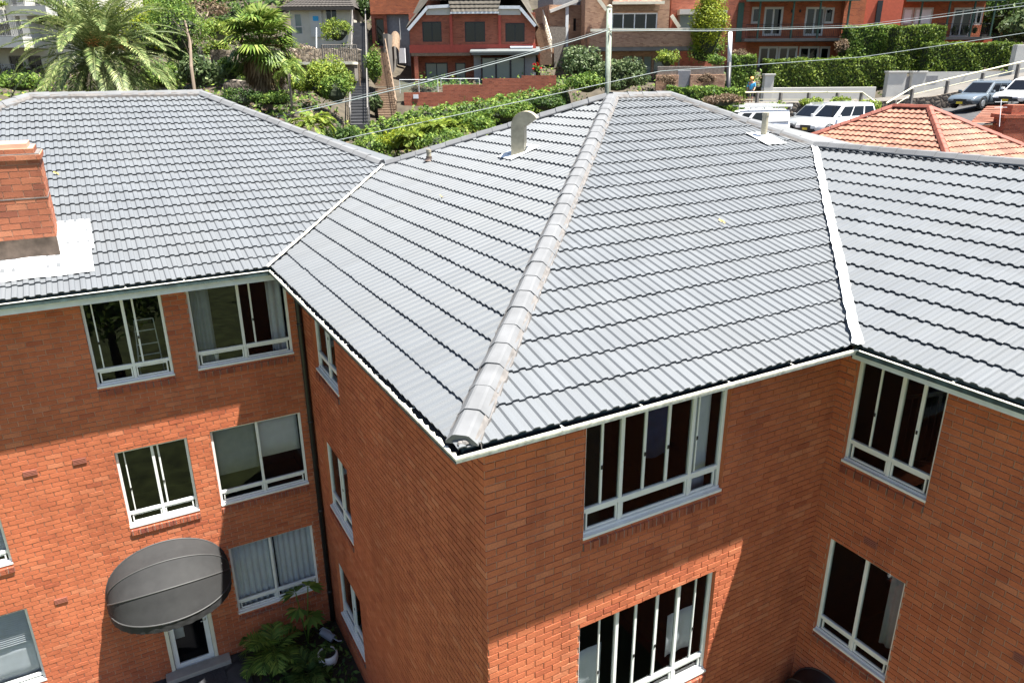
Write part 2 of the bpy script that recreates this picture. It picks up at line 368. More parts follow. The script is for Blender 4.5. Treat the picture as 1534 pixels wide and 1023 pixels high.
def blob(name, c, rad, mat, parent=None, k=.62):
    """rough dark branch mass inside a crown"""
    mb = MB(); nl, ns = 7, 10; P = []
    for i in range(nl+1):
        th = math.pi*i/nl; row = []
        for j in range(ns+1):
            ph = 2*math.pi*(j % ns)/ns; q = 1+.18*math.sin(3*ph+i)+.12*math.cos(5*th+ph)
            row.append((c[0]+rad[0]*k*q*math.sin(th)*math.cos(ph), c[1]+rad[1]*k*q*math.sin(th)*math.sin(ph), c[2]+rad[2]*k*math.cos(th)))
        P.append(row)
    mb.grid(P); return mb.build(name, mat, parent)
# ================================================================== THE BRICK APARTMENT BUILDING
L1, W1, GZ = 5.325, 7.435, -8.0
tF, tM, tA, tG = .321, .346, .336, .319
eF, eM, eA, eG = .652, .592, .601, .675
V = lambda *a: np.array(a, float)
C0 = V(-eM, -eF, 0); V1 = V(-eM, W1-eA, 0); V0 = V(L1-eG, -eF, 0)
AP = V(6.994, 7.519, 2.621); E2 = V(8.571, 7.519, 2.621); PV = V(2.849, 10.37, 1.189); QV = V(9.92, 4.59, 1.681)
RL = V(-.274, 14.83, 2.69); LL = V(-3.9, 14.83, 2.69)
GE = -9.0
bld = thing('brick_apartment_building', (0, 0, GZ), 'three storey red brick apartment block with grey tiled hip roofs', 'apartment building')

PF = lambda s, z, d: (s, -d, z)
PG = lambda s, z, d: (L1-d, -s, z)
PA = lambda s, z, d: (s, W1-d, z)
PB = lambda s, z, d: (-d, W1-s, z)
def wall(name, P, s0, s1, z0, z1, holes, mat, parent, dep=.11, lay=None):
    mb = MB()
    if lay: brick_skin(mb, P, lay[0], lay[1], z0, z1, holes)
    S = sorted({s0, s1, *[h[0] for h in holes], *[h[1] for h in holes]}); Z = sorted({z0, z1, *[h[2] for h in holes], *[h[3] for h in holes]})
    for a, b in zip(S[:-1], S[1:]):
        for c, d in zip(Z[:-1], Z[1:]):
            ms, mz = (a+b)/2, (c+d)/2
            if any(h[0] < ms < h[1] and h[2] < mz < h[3] for h in holes): continue
            mb.face([P(a, c, 0), P(b, c, 0), P(b, d, 0), P(a, d, 0)], [(a, c), (b, c), (b, d), (a, d)])
    if lay: mb.mi = 1
    ro = .0085 if lay else 0
    for h in holes:
        a, b, c, d = h[:4]
        for q, u in (([(a, c), (a, d)], 0), ([(b, d), (b, c)], 0), ([(a, d), (b, d)], 1), ([(b, c), (a, c)], 1)):
            (sa, za), (sb, zb) = q
            uv = [(sa, za), (sb, zb), (sb, zb+(dep if u else 0)), (sa, za+(dep if u else 0))] if u else [(sa, za), (sb, zb), (sb+dep, zb), (sa+dep, za)]
            mb.face([P(sa, za, ro), P(sb, zb, ro), P(sb, zb, -dep), P(sa, za, -dep)], uv)
    return mb.build(name, mat, parent)
def brick_skin(mb, P, s0, s1, z0, z1, holes, bw=.24, bh=.0862, j=.0118, dep=.0105, k0=0):
    """lay every brick: stretcher bond, cut at the openings, joints raked back"""
    k = 0; z = z0
    while z < z1-.01:
        za, zb = z+j/2, min(z+bh-j/2, z1)
        cuts = [(s0, s1, za, zb)]
        for h in holes:
            if h[2] < zb and h[3] > za:
                new = []
                for a, b, ya, yb in cuts:
                    if h[0] >= b or h[1] <= a: new.append((a, b, ya, yb)); continue
                    new += [(a, h[0], ya, yb), (h[1], b, ya, yb)]
                    if h[2]-za > .012: new.append((h[0], h[1], ya, h[2]))
                    if zb-h[3] > .012: new.append((h[0], h[1], h[3], yb))
                cuts = [q for q in new if q[1]-q[0] > .02]
        off = (bw/2 if (k+k0) % 2 else 0)
        for a, b, za, zb in cuts:
            i = math.floor((a-off)/bw)
            while off+i*bw < b:
                x0, x1 = max(a, off+i*bw+j/2), min(b, off+(i+1)*bw-j/2); i += 1
                if x1-x0 < .018: continue
                d = dep+random.uniform(-.002, .002); t = [random.uniform(-.0022, .0022) for _ in range(6)]; n = len(mb.v)
                mb.v += [P(x0, za, 0), P(x1, za, 0), P(x1, zb, 0), P(x0, zb, 0), P(x0+.001, za+t[0]+.001, d), P(x1-.001, za+t[1]+.001, d+t[4]*.5), P(x1-.001, zb+t[2]-.001, d+t[4]*.5+t[5]*.4), P(x0+.001, zb+t[3]-.001, d+t[5]*.4)]
                for q in ((4, 5, 6, 7), (0, 1, 5, 4), (1, 2, 6, 5), (2, 3, 7, 6), (3, 0, 4, 7)): mb.f.append(tuple(n+c for c in q)); mb.m.append(1)
        z += bh; k += 1
def fbox(mb, P, s0, s1, z0, z1, d0, d1):
    mb.hexa([P(s0, z0, d0), P(s1, z0, d0), P(s1, z0, d1), P(s0, z0, d1), P(s0, z1, d0), P(s1, z1, d0), P(s1, z1, d1), P(s0, z1, d1)])

def window(P, s0, s1, z0, z1, mull, sash, parent=bld, tr=.2, label=None, room='room', hop=True, depth=2.6, low_mull=None):
    """aluminium window: outer frame with mullions and transom > pane, sash, sill, interior"""
    F = .045; d0, d1 = -.10, -.045
    mb = MB(); w = s1-s0; zt = z0+(z1-z0)*tr
    fbox(mb, P, s0, s1, z0, z0+F+.015, d0, d1+.012); fbox(mb, P, s0-.004, s1+.004, z0-.003, z0+.032, d1+.013, .018); fbox(mb, P, s0, s1, z1-F, z1, d0, d1)
    fbox(mb, P, s0, s0+F, z0+F+.015, z1-F, d0, d1); fbox(mb, P, s1-F, s1, z0+F+.015, z1-F, d0, d1)
    fbox(mb, P, s0+F, s1-F, zt-.028, zt+.028, d0+.004, d1-.004)
    for m_ in mull:
        x = s0+w*m_; fbox(mb, P, x-.024, x+.024, zt+.028, z1-F, d0+.003, d1-.003)
    for m_ in (mull if low_mull is None else low_mull):
        x = s0+w*m_; fbox(mb, P, x-.024, x+.024, z0+F+.015, zt-.028, d0+.003, d1-.003)
    o = mb.build('window', M['white'], parent, bevel=.004)
    if label: o['label'] = label
    # hopper sash rims + sliding stiles, narrower and set back
    mb = MB()
    edges = [s0+F]+[s0+w*m_ for m_ in (mull if low_mull is None else low_mull)]+[s1-F]
    for a, b in zip(edges[:-1], edges[1:]):
        a += .03; b -= .03
        for q in ((a, b, z0+F+.02, z0+F+.045), (a, b, zt-.055, zt-.032), (a, a+.022, z0+F+.045, zt-.055), (b-.022, b, z0+F+.045, zt-.055)):
            fbox(mb, P, q[0], q[1], q[2], q[3], d0+.015, d1-.012)
    for f_, wd in sash:
        x = s0+w*f_; fbox(mb, P, x-wd/2, x+wd/2, zt+.03, z1-F-.002, d0+.012, d1-.016)
        mb.mi = 1; fbox(mb, P, x-.012, x+.012, zt+(z1-zt)*.36, zt+(z1-zt)*.36+.05, d1-.0155, d1-.006); mb.mi = 0
    mb.build('sliding_sash', [M['white'], M['black']], o, bevel=.003)
    mb = MB(); mb.face([P(s0+.02, z0+.02, -.078), P(s1-.02, z0+.02, -.078), P(s1-.02, z1-.02, -.078), P(s0+.02, z1-.02, -.078)]); mb.build('pane', M['glass'], o)
    # brick sill: sloping header course standing proud of the wall
    mb = MB(); zt2 = z0-.004; n = max(3, round(w/.122)); bw = w/n
    for k in range(n):
        a = s0+bw*k+.005; b = s0+bw*(k+1)-.005; j = random.uniform(-.004, .004)
        mb.hexa([P(a, zt2-.125, -.09), P(b, zt2-.125, -.09), P(b, zt2-.145+j, .035+j), P(a, zt2-.145+j, .035+j), P(a, zt2, -.09), P(b, zt2, -.09), P(b, zt2-.045+j, .035+j), P(a, zt2-.045+j, .035+j)])
    mb.mi = 1
    mb.hexa([P(s0, zt2-.13, -.09), P(s1, zt2-.13, -.09), P(s1, zt2-.14, .022), P(s0, zt2-.14, .022), P(s0, zt2-.008, -.09), P(s1, zt2-.008, -.09), P(s1, zt2-.05, .022), P(s0, zt2-.05, .022)])
    mb.build('brick_sill', [M['brick_dark'], M['mortar']], o)
    # the room behind
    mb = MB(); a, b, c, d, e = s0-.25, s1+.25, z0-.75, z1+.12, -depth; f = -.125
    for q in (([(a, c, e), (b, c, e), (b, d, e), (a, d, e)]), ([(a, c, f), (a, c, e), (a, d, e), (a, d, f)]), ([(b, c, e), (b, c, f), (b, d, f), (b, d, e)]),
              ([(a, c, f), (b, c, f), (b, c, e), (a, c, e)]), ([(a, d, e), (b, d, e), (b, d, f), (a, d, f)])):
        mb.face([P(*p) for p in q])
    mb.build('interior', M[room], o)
    return o
def fabric(name, P, s0, s1, z0, z1, d, label, cat, mat='curtain', amp=.03, per=.11, group=None):
    """pleated hanging cloth with real depth"""
    n = max(8, int((s1-s0)/per*8)); zs = [z0, z0+(z1-z0)*.35, z0+(z1-z0)*.75, z1]; mb = MB(); ph = random.random()*6
    rows = []
    for zi, z in enumerate(zs):
        k = 1-.55*zi/3; rows.append([P(s0+(s1-s0)*j/n, z, d+amp*k*math.sin(2*math.pi*(s0+(s1-s0)*j/n)/per+ph+.7*math.sin(5*j/n))) for j in range(n+1)])
    mb.grid(rows); c = P((s0+s1)/2, z0, d)
    o = mb.build(name, M[mat], None, smooth=True, loc=c)
    sm = o.modifiers.new('thick', 'SOLIDIFY'); sm.thickness = .004
    return tag(o, label, cat, group)

Z = dict(t=-.27, tb=-1.78, m=-3.0, mb=-4.55, l=-5.53, lb=-7.1)
hA = [(-3.481, -2.289, -1.785, -.25), (-1.899, -.226, -1.778, -.25), (-3.448, -2.277, -4.532, -3.003), (-1.887, -.23, -4.567, -2.987),
      (-1.899, -.259, -7.093, -5.526), (-3.27, -2.40, -7.98, -5.95), (-6.95, -5.25, -4.62, -3.2), (-6.95, -5.245, -7.14, -5.55)]
hF = [(1.228, 3.336, -1.865, -.22), (1.22, 3.40, -4.805, -3.10)]
hG = [(.253, 1.45, -1.872, -.25), (.253, 1.422, -4.732, -3.093)]
hB = [(.75, 2.141, -1.877, -.25), (.71, 2.183, -4.765, -3.25), (.654, 2.202, -7.383, -5.98)]
wmats = [M['joint'], M['bricks']]
wall('wall', PA, -12.0, 0, GZ-.3, -.08, hA, wmats, bld, lay=(-9, 0))
wall('wall', PF, 0, L1, GZ-.3, -.08, hF, wmats, bld, lay=(-.0085, L1))
wall('wall', PG, 0, 8.6, GZ-.3, -.08, hG, wmats, bld, lay=(0, 5))
wall('wall', PB, 0, W1, GZ-.3, -.08, hB, wmats, bld, lay=(0, W1))
mb = MB()      # rear and side walls, plain brick
for a, b in (((-12.0, W1), (-12.0, 22.3)), ((-12, 22.3), (7.2, 22.3)), ((7.2, 22.3), (7.2, 14.5)), ((7.2, 14.5), (15.4, 14.5)), ((15.4, 14.5), (15.4, -8.6)), ((15.4, -8.6), (L1, -8.6))):
    mb.face([(*a, GZ-.3), (*b, GZ-.3), (*b, -.02), (*a, -.02)])
mb.build('wall', M['brick'], bld)

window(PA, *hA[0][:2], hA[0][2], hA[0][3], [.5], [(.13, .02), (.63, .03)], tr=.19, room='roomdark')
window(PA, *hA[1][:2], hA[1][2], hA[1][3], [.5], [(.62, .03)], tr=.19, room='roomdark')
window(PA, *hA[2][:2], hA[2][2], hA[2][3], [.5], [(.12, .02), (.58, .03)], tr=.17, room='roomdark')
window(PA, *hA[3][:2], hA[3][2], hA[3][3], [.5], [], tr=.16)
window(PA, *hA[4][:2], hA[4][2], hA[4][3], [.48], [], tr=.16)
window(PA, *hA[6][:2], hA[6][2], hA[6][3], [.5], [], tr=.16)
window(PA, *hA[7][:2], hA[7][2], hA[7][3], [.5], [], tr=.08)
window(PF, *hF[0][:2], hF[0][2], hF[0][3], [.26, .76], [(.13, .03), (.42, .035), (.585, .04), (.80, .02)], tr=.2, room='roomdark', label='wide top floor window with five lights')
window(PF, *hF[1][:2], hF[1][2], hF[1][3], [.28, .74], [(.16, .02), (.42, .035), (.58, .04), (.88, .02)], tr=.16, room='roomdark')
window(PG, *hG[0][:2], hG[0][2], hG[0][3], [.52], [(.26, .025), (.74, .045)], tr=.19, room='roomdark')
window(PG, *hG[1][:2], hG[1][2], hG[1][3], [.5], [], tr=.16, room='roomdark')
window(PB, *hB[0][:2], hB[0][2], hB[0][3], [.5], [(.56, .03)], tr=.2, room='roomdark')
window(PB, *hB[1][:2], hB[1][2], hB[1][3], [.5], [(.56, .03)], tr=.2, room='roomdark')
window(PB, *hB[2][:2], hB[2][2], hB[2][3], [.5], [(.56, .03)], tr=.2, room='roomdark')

# things hanging inside the windows
fabric('curtain', PA, -1.84, -1.52, -2.1, -.32, -.26, 'grey curtain drawn to the left side of the top window beside the roof corner', 'curtain', 'curtain_grey')
fabric('curtain', PA, -.55, -.28, -2.1, -.32, -.24, 'white curtain gathered at the right side of the top window beside the roof corner', 'curtain')
fabric('curtain', PA, -1.88, -1.05, -7.4, -5.58, -.165, 'grey white pleated curtain over the left pane of the lowest window beside the awning', 'curtain', 'curtain', .035)
fabric('curtain', PA, -1.02, -.27, -7.4, -5.58, -.165, 'grey white pleated curtain over the right pane of the lowest window beside the awning', 'curtain', 'curtain', .035)
fabric('roller_blind', PA, -1.05, -.28, -3.85, -3.03, -.2, 'white roller blind half lowered in the right pane of the middle floor window', 'blind', 'curtain', .002, .6)
fabric('roller_blind', PA, -1.84, -1.07, -4.05, -3.03, -.24, 'grey roller blind lowered behind the left pane of the middle floor window', 'blind', 'curtain_grey', .002, .6)
fabric('curtain', PF, 2.95, 3.28, -2.2, -.3, -.24, 'white curtain at the right end of the wide top window under the eave', 'curtain', 'curtain', .015, .3)
fabric('hanging_cloth', PF, 2.32, 2.70, -1.3, -.3, -.32, 'dark blue cloth hanging behind the wide top window', 'cloth', 'towel', .02, .25)
fabric('half_curtain', PF, 1.27, 1.75, -4.5, -3.75, -.25, 'pale half curtain in the left light of the sunlit lower window', 'curtain', 'curtain', .01, .2)
fabric('half_curtain', PF, 2.85, 3.33, -4.5, -3.8, -.25, 'pale half curtain in the right light of the sunlit lower window', 'curtain', 'curtain', .01, .2)
fabric('curtain', PB, 1.5, 2.12, -7.1, -6.05, -.22, 'pale curtain in the lowest window of the shaded side wall', 'curtain', 'curtain', .02)
fabric('curtain', PB, 1.55, 2.1, -4.5, -3.3, -.22, 'grey curtain in the middle window of the shaded side wall', 'curtain', 'curtain_grey', .02)
fabric('curtain', PG, 1.1, 1.36, -4.4, -3.15, -.25, 'pale curtain at the right side of the lower window in the right wing', 'curtain', 'curtain_grey', .02)
fabric('curtain', PG, 1.16, 1.4, -1.8, -.3, -.6, 'grey blue curtain at the right side of the top window in the right wing', 'curtain', 'curtain_grey', .02)
for (z0, z1, lab) in ((-4.5, -3.2, 'white venetian blind in the middle window cut by the left photo edge'), (-6.3, -5.58, 'white venetian blind half raised in the lowest window at the left photo edge')):
    mb = MB(); z = z0
    while z < z1:
        a, b = -6.9, -5.29
        mb.hexa([PA(a, z, -.125), PA(b, z, -.125), PA(b, z+.022, -.165), PA(a, z+.022, -.165), PA(a, z+.004, -.125), PA(b, z+.004, -.125), PA(b, z+.026, -.165), PA(a, z+.026, -.165)]); z += .042
    for s in (-6.6, -5.6): mb.tube([PA(s, z0, -.19), PA(s, z1, -.19)], .003, 4)
    tag(mb.build('venetian_blind', M['curtain'], None, loc=PA(-6.1, z0, -.19)), lab, 'blind')
fabric('curtain', PA, -6.9, -5.29, -7.08, -6.32, -.16, 'pale cloth added in place of frosted glass below the half raised blind at the left photo edge', 'curtain', 'curtain', .006, .4)  # thin pale cloth added to stand in for the frosted lower pane
mb = MB(); P = PA    # clothes airer
for a, b in (((-2.8, -1.72, -.5), (-2.75, -.85, -.5)), ((-2.42, -1.72, -.5), (-2.45, -.85, -.5)), ((-2.75, -.85, -.5), (-2.45, -.85, -.5)), ((-2.78, -1.05, -.5), (-2.44, -1.05, -.5)), ((-2.79, -1.3, -.5), (-2.43, -1.3, -.5)), ((-2.8, -1.5, -.5), (-2.42, -1.5, -.5)),
             ((-2.8, -1.72, -.8), (-2.75, -.85, -.5)), ((-2.42, -1.72, -.8), (-2.45, -.85, -.5))):
    mb.tube([P(*a), P(*b)], .009, 6)
mb.tube([P(-2.8, -2.5, -.5), P(-2.8, -1.72, -.5)], .009, 6); mb.tube([P(-2.42, -2.5, -.5), P(-2.42, -1.72, -.5)], .009, 6)
tag(mb.build('clothes_rack', M['white'], None, loc=P(-2.6, -2.5, -.5)), 'white wire clothes rack standing behind the top left window', 'clothes rack')
mb = MB(); mb.lathe([(.03, 0), (.038, .1), (.04, .13), (.034, .13), (.03, .02)], PA(-1.55, -1.71, -.16), 14)
tag(mb.build('cup', M['curtain'], None, smooth=True, loc=PA(-1.55, -1.71, -.16)), 'white cup standing on the ledge of the top window', 'cup')
mb = MB()    # stair balustrade inside right wing window
for k in range(9): mb.tube([PG(.3+k*.09, -2.2+k*.03, -1.3), PG(.3+k*.09, -1.2+k*.045, -1.3)], .01, 6)
mb.bar(PG(.2, -1.24, -1.3), PG(1.1, -.8, -1.3), .04, .05); mb.bar(PG(.2, -2.24, -1.3), PG(1.1, -1.92, -1.3), .04, .05)
tag(mb.build('stair_railing', M['black'], None, loc=PG(.7, -2.24, -1.3)), 'black metal stair railing seen inside the top right wing window', 'railing')

# entrance door under the awning
s0, s1, z0, z1 = hA[5]
mb = MB(); fbox(mb, PA, s0, s0+.07, z0, z1, -.1, .01); fbox(mb, PA, s1-.07, s1, z0, z1, -.1, .01); fbox(mb, PA, s0+.07, s1-.07, z1-.07, z1, -.1, .008); fbox(mb, PA, s0+.07, s1-.07, z0, z0+.03, -.1, .05)
door = mb.build('door', M['cream'], bld, bevel=.004)
mb = MB()
a, b = s0+.075, s1-.075
for q in ((a, a+.09, z0+.035, z1-.075), (b-.09, b, z0+.035, z1-.075), (a+.09, b-.09, z0+.035, z0+.16), (a+.09, b-.09, z1-.17, z1-.075)): fbox(mb, PA, *q, -.075, -.035)
mb.build('leaf', M['white'], door, bevel=.003)
mb = MB(); mb.face([PA(a+.08, z0+.1, -.055), PA(b-.08, z0+.1, -.055), PA(b-.08, z1-.1, -.055), PA(a+.08, z1-.1, -.055)]); mb.build('pane', M['glass'], door)
mb = MB(); mb.tube([PA(b-.045, -6.95, -.03), PA(b-.045, -6.95, .03), PA(b-.045-.09, -6.95, .03)], .01, 8); mb.build('handle', M['alloy'], door)
mb = MB(); a, b, c, d, e, f = s0-.2, s1+.2, z0-.02, z1+.05, -2.6, -.125
for q in (([(a, c, e), (b, c, e), (b, d, e), (a, d, e)]), ([(a, c, f), (a, c, e), (a, d, e), (a, d, f)]), ([(b, c, e), (b, c, f), (b, d, f), (b, d, e)]), ([(a, c, f), (b, c, f), (b, c, e), (a, c, e)]), ([(a, d, e), (b, d, e), (b, d, f), (a, d, f)])):
    mb.face([PA(*p) for p in q])
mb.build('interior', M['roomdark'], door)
mb = MB(); mb.box(s0-.12, s1+.2, W1-.26, W1-.012, GZ, GZ+.1); mb.build('door_step', plain('worn_step', (.30, .28, .25), .9), bld, bevel=.01)

fabric('curtain', PA, -3.14, -2.93, -7.35, -6.0, -.2, 'pale cloth hanging at the left behind the entrance door glass', 'curtain', 'curtain', .006, .3)
# air bricks
def vent(P, s, z, w=.2, h=.105):
    mb = MB(); fbox(mb, P, s-w/2, s+w/2, z-h/2, z+h/2, -.03, .0135)
    for k in range(4): zz = z-h/2+.014+k*(h-.028)/3; fbox(mb, P, s-w/2+.006, s+w/2-.006, zz-.006, zz+.006, .0165, .026)
    for q in (-1, 1): fbox(mb, P, s+q*(w/2-.006)-.006, s+q*(w/2-.006)+.006, z-h/2, z+h/2, .0165, .024)
    mb.build('air_vent', M['vent'], bld)
for s, z in ((-4.69, -3.03), (-3.97, -3.01), (-4.73, -5.59)): vent(PA, s, z)
vent(PG, .87, -2.81); vent(PG, 2.86, -3.15)
# downpipe in the inner corner
mb = MB(); x, y = -.075, W1-.085
mb.tube([(-.25, W1-.52, -.1), (-.2, W1-.4, -.22), (x, y-.02, -.5), (x, y, -.62), (x, y, GZ+.05)], .05, 12)
for z in (-1.2, -3.2, -5.2, -7.2): mb.tube([(x, y, z-.03), (x, y, z+.03)], .056, 12)
mb.build('downpipe', M['black'], bld, smooth=True)

# ------------------------------------------------------------------ roof tiles
PROF = [(0, 0), (.052, .001), (.068, .021), (.100, .024), (.130, .021), (.142, .002)]
def tile_slope(name, org, a, n, t, poly, gauge, mat, parent, v0=.06, per=.15, prof=PROF, lip=.031, flip=1, hs=1.0):
    """interlocking tiles: every course laps the one below with an open shadow gap. poly = convex (u, v) outline"""
    org = np.array(org, float); a = np.array(a, float); n = np.array(n, float); nz = np.array([0, 0, 1.])
    nrm = np.cross(a, n+nz*t); nrm = nrm/np.linalg.norm(nrm); nrm = nrm if nrm[2] > 0 else -nrm
    us = [p[0] for p in poly]; vs = [p[1] for p in poly]
    u0 = math.floor(min(us)/per)-1; u1 = math.ceil(max(us)/per)+1
    U, H = [], []
    for k in range(u0, u1):
        for pu, ph in prof: U.append((k+pu)*per if per != .15 else k*per+pu); H.append(ph*hs)
    U = np.array(U); H = np.array(H); nu = len(U); tid = np.floor(U/(2*per)+1e-6).astype(int)
    verts, faces, uvs = [], [], []
    r = np.random.default_rng(5)
    k = 0
    while v0+k*gauge < max(vs)+.01:
        va, vb = v0+k*gauge, v0+(k+1)*gauge+.05
        j = dict(); jit = np.array([j.setdefault(i, r.normal(0, .0018)) for i in tid]); jv = np.array([j.setdefault(('v', i), r.normal(0, .003)) for i in tid])
        rows = [(va+.06, H+.014*hs+jit, 0), (va, H+.014*hs+jit, 0), (va-.002, H+lip*hs+jit, 0), (va+.03, H+(lip-.001)*hs+jit, .03), (vb, H*.96-.002, gauge+.049)]
        base = len(verts)
        for v, h, dv in rows:
            vv = v+jv
            pts = org+a*U[:, None]+n*vv[:, None]+nz*(t*vv)[:, None]+nrm*h[:, None]
            verts.extend(pts.tolist())
        for i in range(4):
            va_, vb_ = rows[i][2], rows[i+1][2]
            for c in range(nu-1):
                q = base+i*nu+c; faces.append((q, q+1, q+nu+1, q+nu)); uvs.append(((U[c]+.0005, k*gauge+min(va_, gauge-.004)+.001), (U[c+1]-.0005, k*gauge+min(va_, gauge-.004)+.001), (U[c+1]-.0005, k*gauge+min(vb_, gauge-.004)+.001), (U[c]+.0005, k*gauge+min(vb_, gauge-.004)+.001)))
        k += 1
    me = bpy.data.meshes.new(name); me.from_pydata(verts, [], faces)
    uvl = me.uv_layers.new(name='UVMap'); uvl.data.foreach_set('uv', np.array(uvs).ravel())
    bm = bmesh.new(); bm.from_mesh(me)
    cu, cv = sum(us)/len(us), sum(vs)/len(vs); m_ = len(poly)
    for i in range(m_):
        (ua, va), (ub, vb) = poly[i], poly[(i+1) % m_]
        if abs(va-vb) < 1e-6 and va < .07: continue
        pa = org+a*ua+n*va; e = a*(ub-ua)+n*(vb-va); no = np.cross(e, nz); mid = org+a*cu+n*cv-pa
        if no@mid > 0: no = -no
        bmesh.ops.bisect_plane(bm, geom=bm.verts[:]+bm.edges[:]+bm.faces[:], plane_co=Vector(pa), plane_no=Vector(no), clear_outer=True)
    bm.to_mesh(me); bm.free()
    if parent is not None:
        me.transform(rootmat(parent).inverted())
    me.materials.append(mat)
    o = bpy.data.objects.new(name, me); COL.objects.link(o)
    if parent is not None: o.parent = parent
    return o
cap = .0
def uvF(p): return (p[0], p[1]+eF)
def uvM(p): return (p[1], p[0]+eM)
def uvA(p): return (p[0], p[1]-(W1-eA))
def uvG(p): return (p[1], p[0]-(L1-eG))
def shift(p, d): return np.array(p)+np.array(d)
tile_slope('roof_slope', (0, -eF, 0), (1, 0, 0), (0, 1, 0), tF, [uvF(C0), uvF(V0), uvF(QV), uvF(E2), uvF(AP)], .393, M['tile'], bld)
tile_slope('roof_slope', (-eM, 0, 0), (0, 1, 0), (1, 0, 0), tM, [uvM(C0), uvM(AP), uvM(PV), uvM(V1)], .356, M['tile'], bld)
tile_slope('roof_slope', (0, W1-eA, 0), (1, 0, 0), (0, 1, 0), tA, [uvA(V1), uvA(PV), uvA(RL), uvA(LL), (-11.9, 0)], .344, M['tile'], bld)
tile_slope('roof_slope', (L1-eG, 0, 0), (0, 1, 0), (1, 0, 0), tG, [uvG(V0), uvG(QV), uvG((QV[0], GE)), (GE, 0)], .39, M['tile'], bld)
mb = MB()     # rear slopes
fan = [[PV, AP, E2, V(16.1, 15.1, 0), V(6.3, 13.8, 0)], [RL, PV, V(6.3, 13.8, 0), V(7.8, 22.9, 0)], [RL, LL, V(-11.9, 22.9, 0), V(7.8, 22.9, 0)], [LL, V(-11.9, 6.83, 0), V(-11.9, 22.9, 0)], [E2, QV, V(QV[0], GE, QV[2]), V(15.2, GE, 0), V(16.1, 15.1, 0)]]
for poly in fan:
    c = sum(poly)/len(poly)
    for i in range(len(poly)): mb.face([poly[i]-V(0, 0, .03), poly[(i+1) % len(poly)]-V(0, 0, .03), c-V(0, 0, .03)])
mb.face([V(L1-eG, GE, 0), V(QV[0], GE, QV[2]), V(15.2, GE, 0)])
mb.build('roof_slope', M['tile'], bld)
mb = MB()     # sarking under the tiles so nothing shows through the laps
for poly in ([C0, V0, QV, E2, AP], [C0, AP, PV, V1], [V1, PV, RL, LL, V(-11.9, W1-eA, 0)], [V0, QV, V(QV[0], GE, QV[2]), V(V0[0], GE, 0)]):
    cc = sum(poly)/len(poly); mb.face([p+(cc-p)*.012-V(0, 0, .05) for p in poly])
mb.build('roof_sarking', M['black'], bld)

def caps(name, P0, P1, parent, piece=.37, hw=.135, hh=.085, mats=None, dz=.02, mort=True, low_first=True):
    """overlapping angular ridge tiles bedded in mortar, from the low end P0 to P1"""
    P0 = np.array(P0, float); P1 = np.array(P1, float); d = P1-P0; L = np.linalg.norm(d); d = d/L
    s = np.cross(d, [0, 0, 1.]); s = s/np.linalg.norm(s); u = np.cross(s, d)
    n = max(1, round(L/piece)); q = L/n; mb = MB(); sec = [(-1, -.25), (-.97, .02), (-.5, .92), (-.32, 1), (.32, 1), (.5, .92), (.97, .02), (1, -.25)]
    for k in range(n):
        a, b = k*q-.035, (k+1)*q-.003; ja, jb = random.uniform(-.006, .006), random.uniform(-.006, .006); jz = random.uniform(-.004, .006)
        ra = [P0+d*a+s*(x*hw*1.03+ja)+u*(y*hh+.007+dz+jz*.6) for x, y in sec]; rb = [P0+d*b+s*(x*hw*.97+jb)+u*(y*hh*.95+dz+jz) for x, y in sec]
        for i in range(len(sec)-1): mb.face([ra[i], ra[i+1], rb[i+1], rb[i]])
        mb.face(ra[::-1]); mb.face(rb)
    if mort:
        mb.mi = 1; m_ = int(L/.06); r1, r2 = [], []
        for sd in (-1, 1):
            rows = []
            for i in range(m_+1):
                p = P0+d*(L*i/m_); w = hw*(1.0+random.uniform(.0, .09)); rows.append([p+s*sd*hw*.8+u*(.04+dz), p+s*sd*hw*.97+u*(.004+dz), p+s*sd*w*1.02+u*(-.012+dz), p+s*sd*w*1.05-u*.07])
            mb.grid(rows)
    return mb.build(name, mats or [M['cap'], M['mortar']], parent)
U0 = V(0, 0, .0)
caps('hip_capping', C0+V(.14, .15, .05), AP+V(-.05, -.05, .0), bld, hw=.148)
caps('ridge_capping', AP, E2, bld, dz=.035)
caps('hip_capping', PV+V(.08, -.06, .03), AP+V(-.08, .05, 0), bld, mort=False, dz=.03)
caps('hip_capping', QV, E2, bld, dz=.03)
caps('hip_capping', PV+V(-.08, .1, .03), RL, bld, mort=False, dz=.03)
caps('ridge_capping', RL+V(.02, 0, 0), LL, bld, dz=.035)
caps('hip_capping', LL+V(-7.9, -7.9, -2.6), LL, bld, dz=.03)
caps('ridge_capping', V(QV[0], GE, QV[2]), QV, bld, dz=.035, mort=False)
mb = MB()     # crumbled mortar plug at the foot of the front hip
for k in range(16):
    c = C0+V(.14+random.uniform(-.05, .12), .15+random.uniform(-.06, .1), .06+random.uniform(-.01, .05)); r = random.uniform(.025, .055)
    mb.lathe([(r*.5, -r*.5), (r, 0), (r*.7, r*.5), (r*.2, r*.7)], c, 7)
mb.build('mortar_plug', M['mortar'], bld)
def flashing(name, A, B, w, h, mat, wav=.0):
    A = np.array(A, float); B = np.array(B, float); d = (B-A)/np.linalg.norm(B-A); s = np.cross(d, [0, 0, 1.]); s /= np.linalg.norm(s); u = np.cross(s, d)
    n = 60; rows = []
    for i in range(n+1):
        p = A+(B-A)*i/n; k1, k2 = (random.uniform(-wav, wav) for _ in range(2))
        rows.append([p-s*(w+k1)+u*(h+.01), p-s*(w*.5+k1)+u*(h+.004), p+u*(h-.012), p+s*(w*.5+k2)+u*(h+.004), p+s*(w+k2)+u*(h+.01)])
    mb = MB(); mb.grid(rows); return mb.build(name, M[mat], bld)
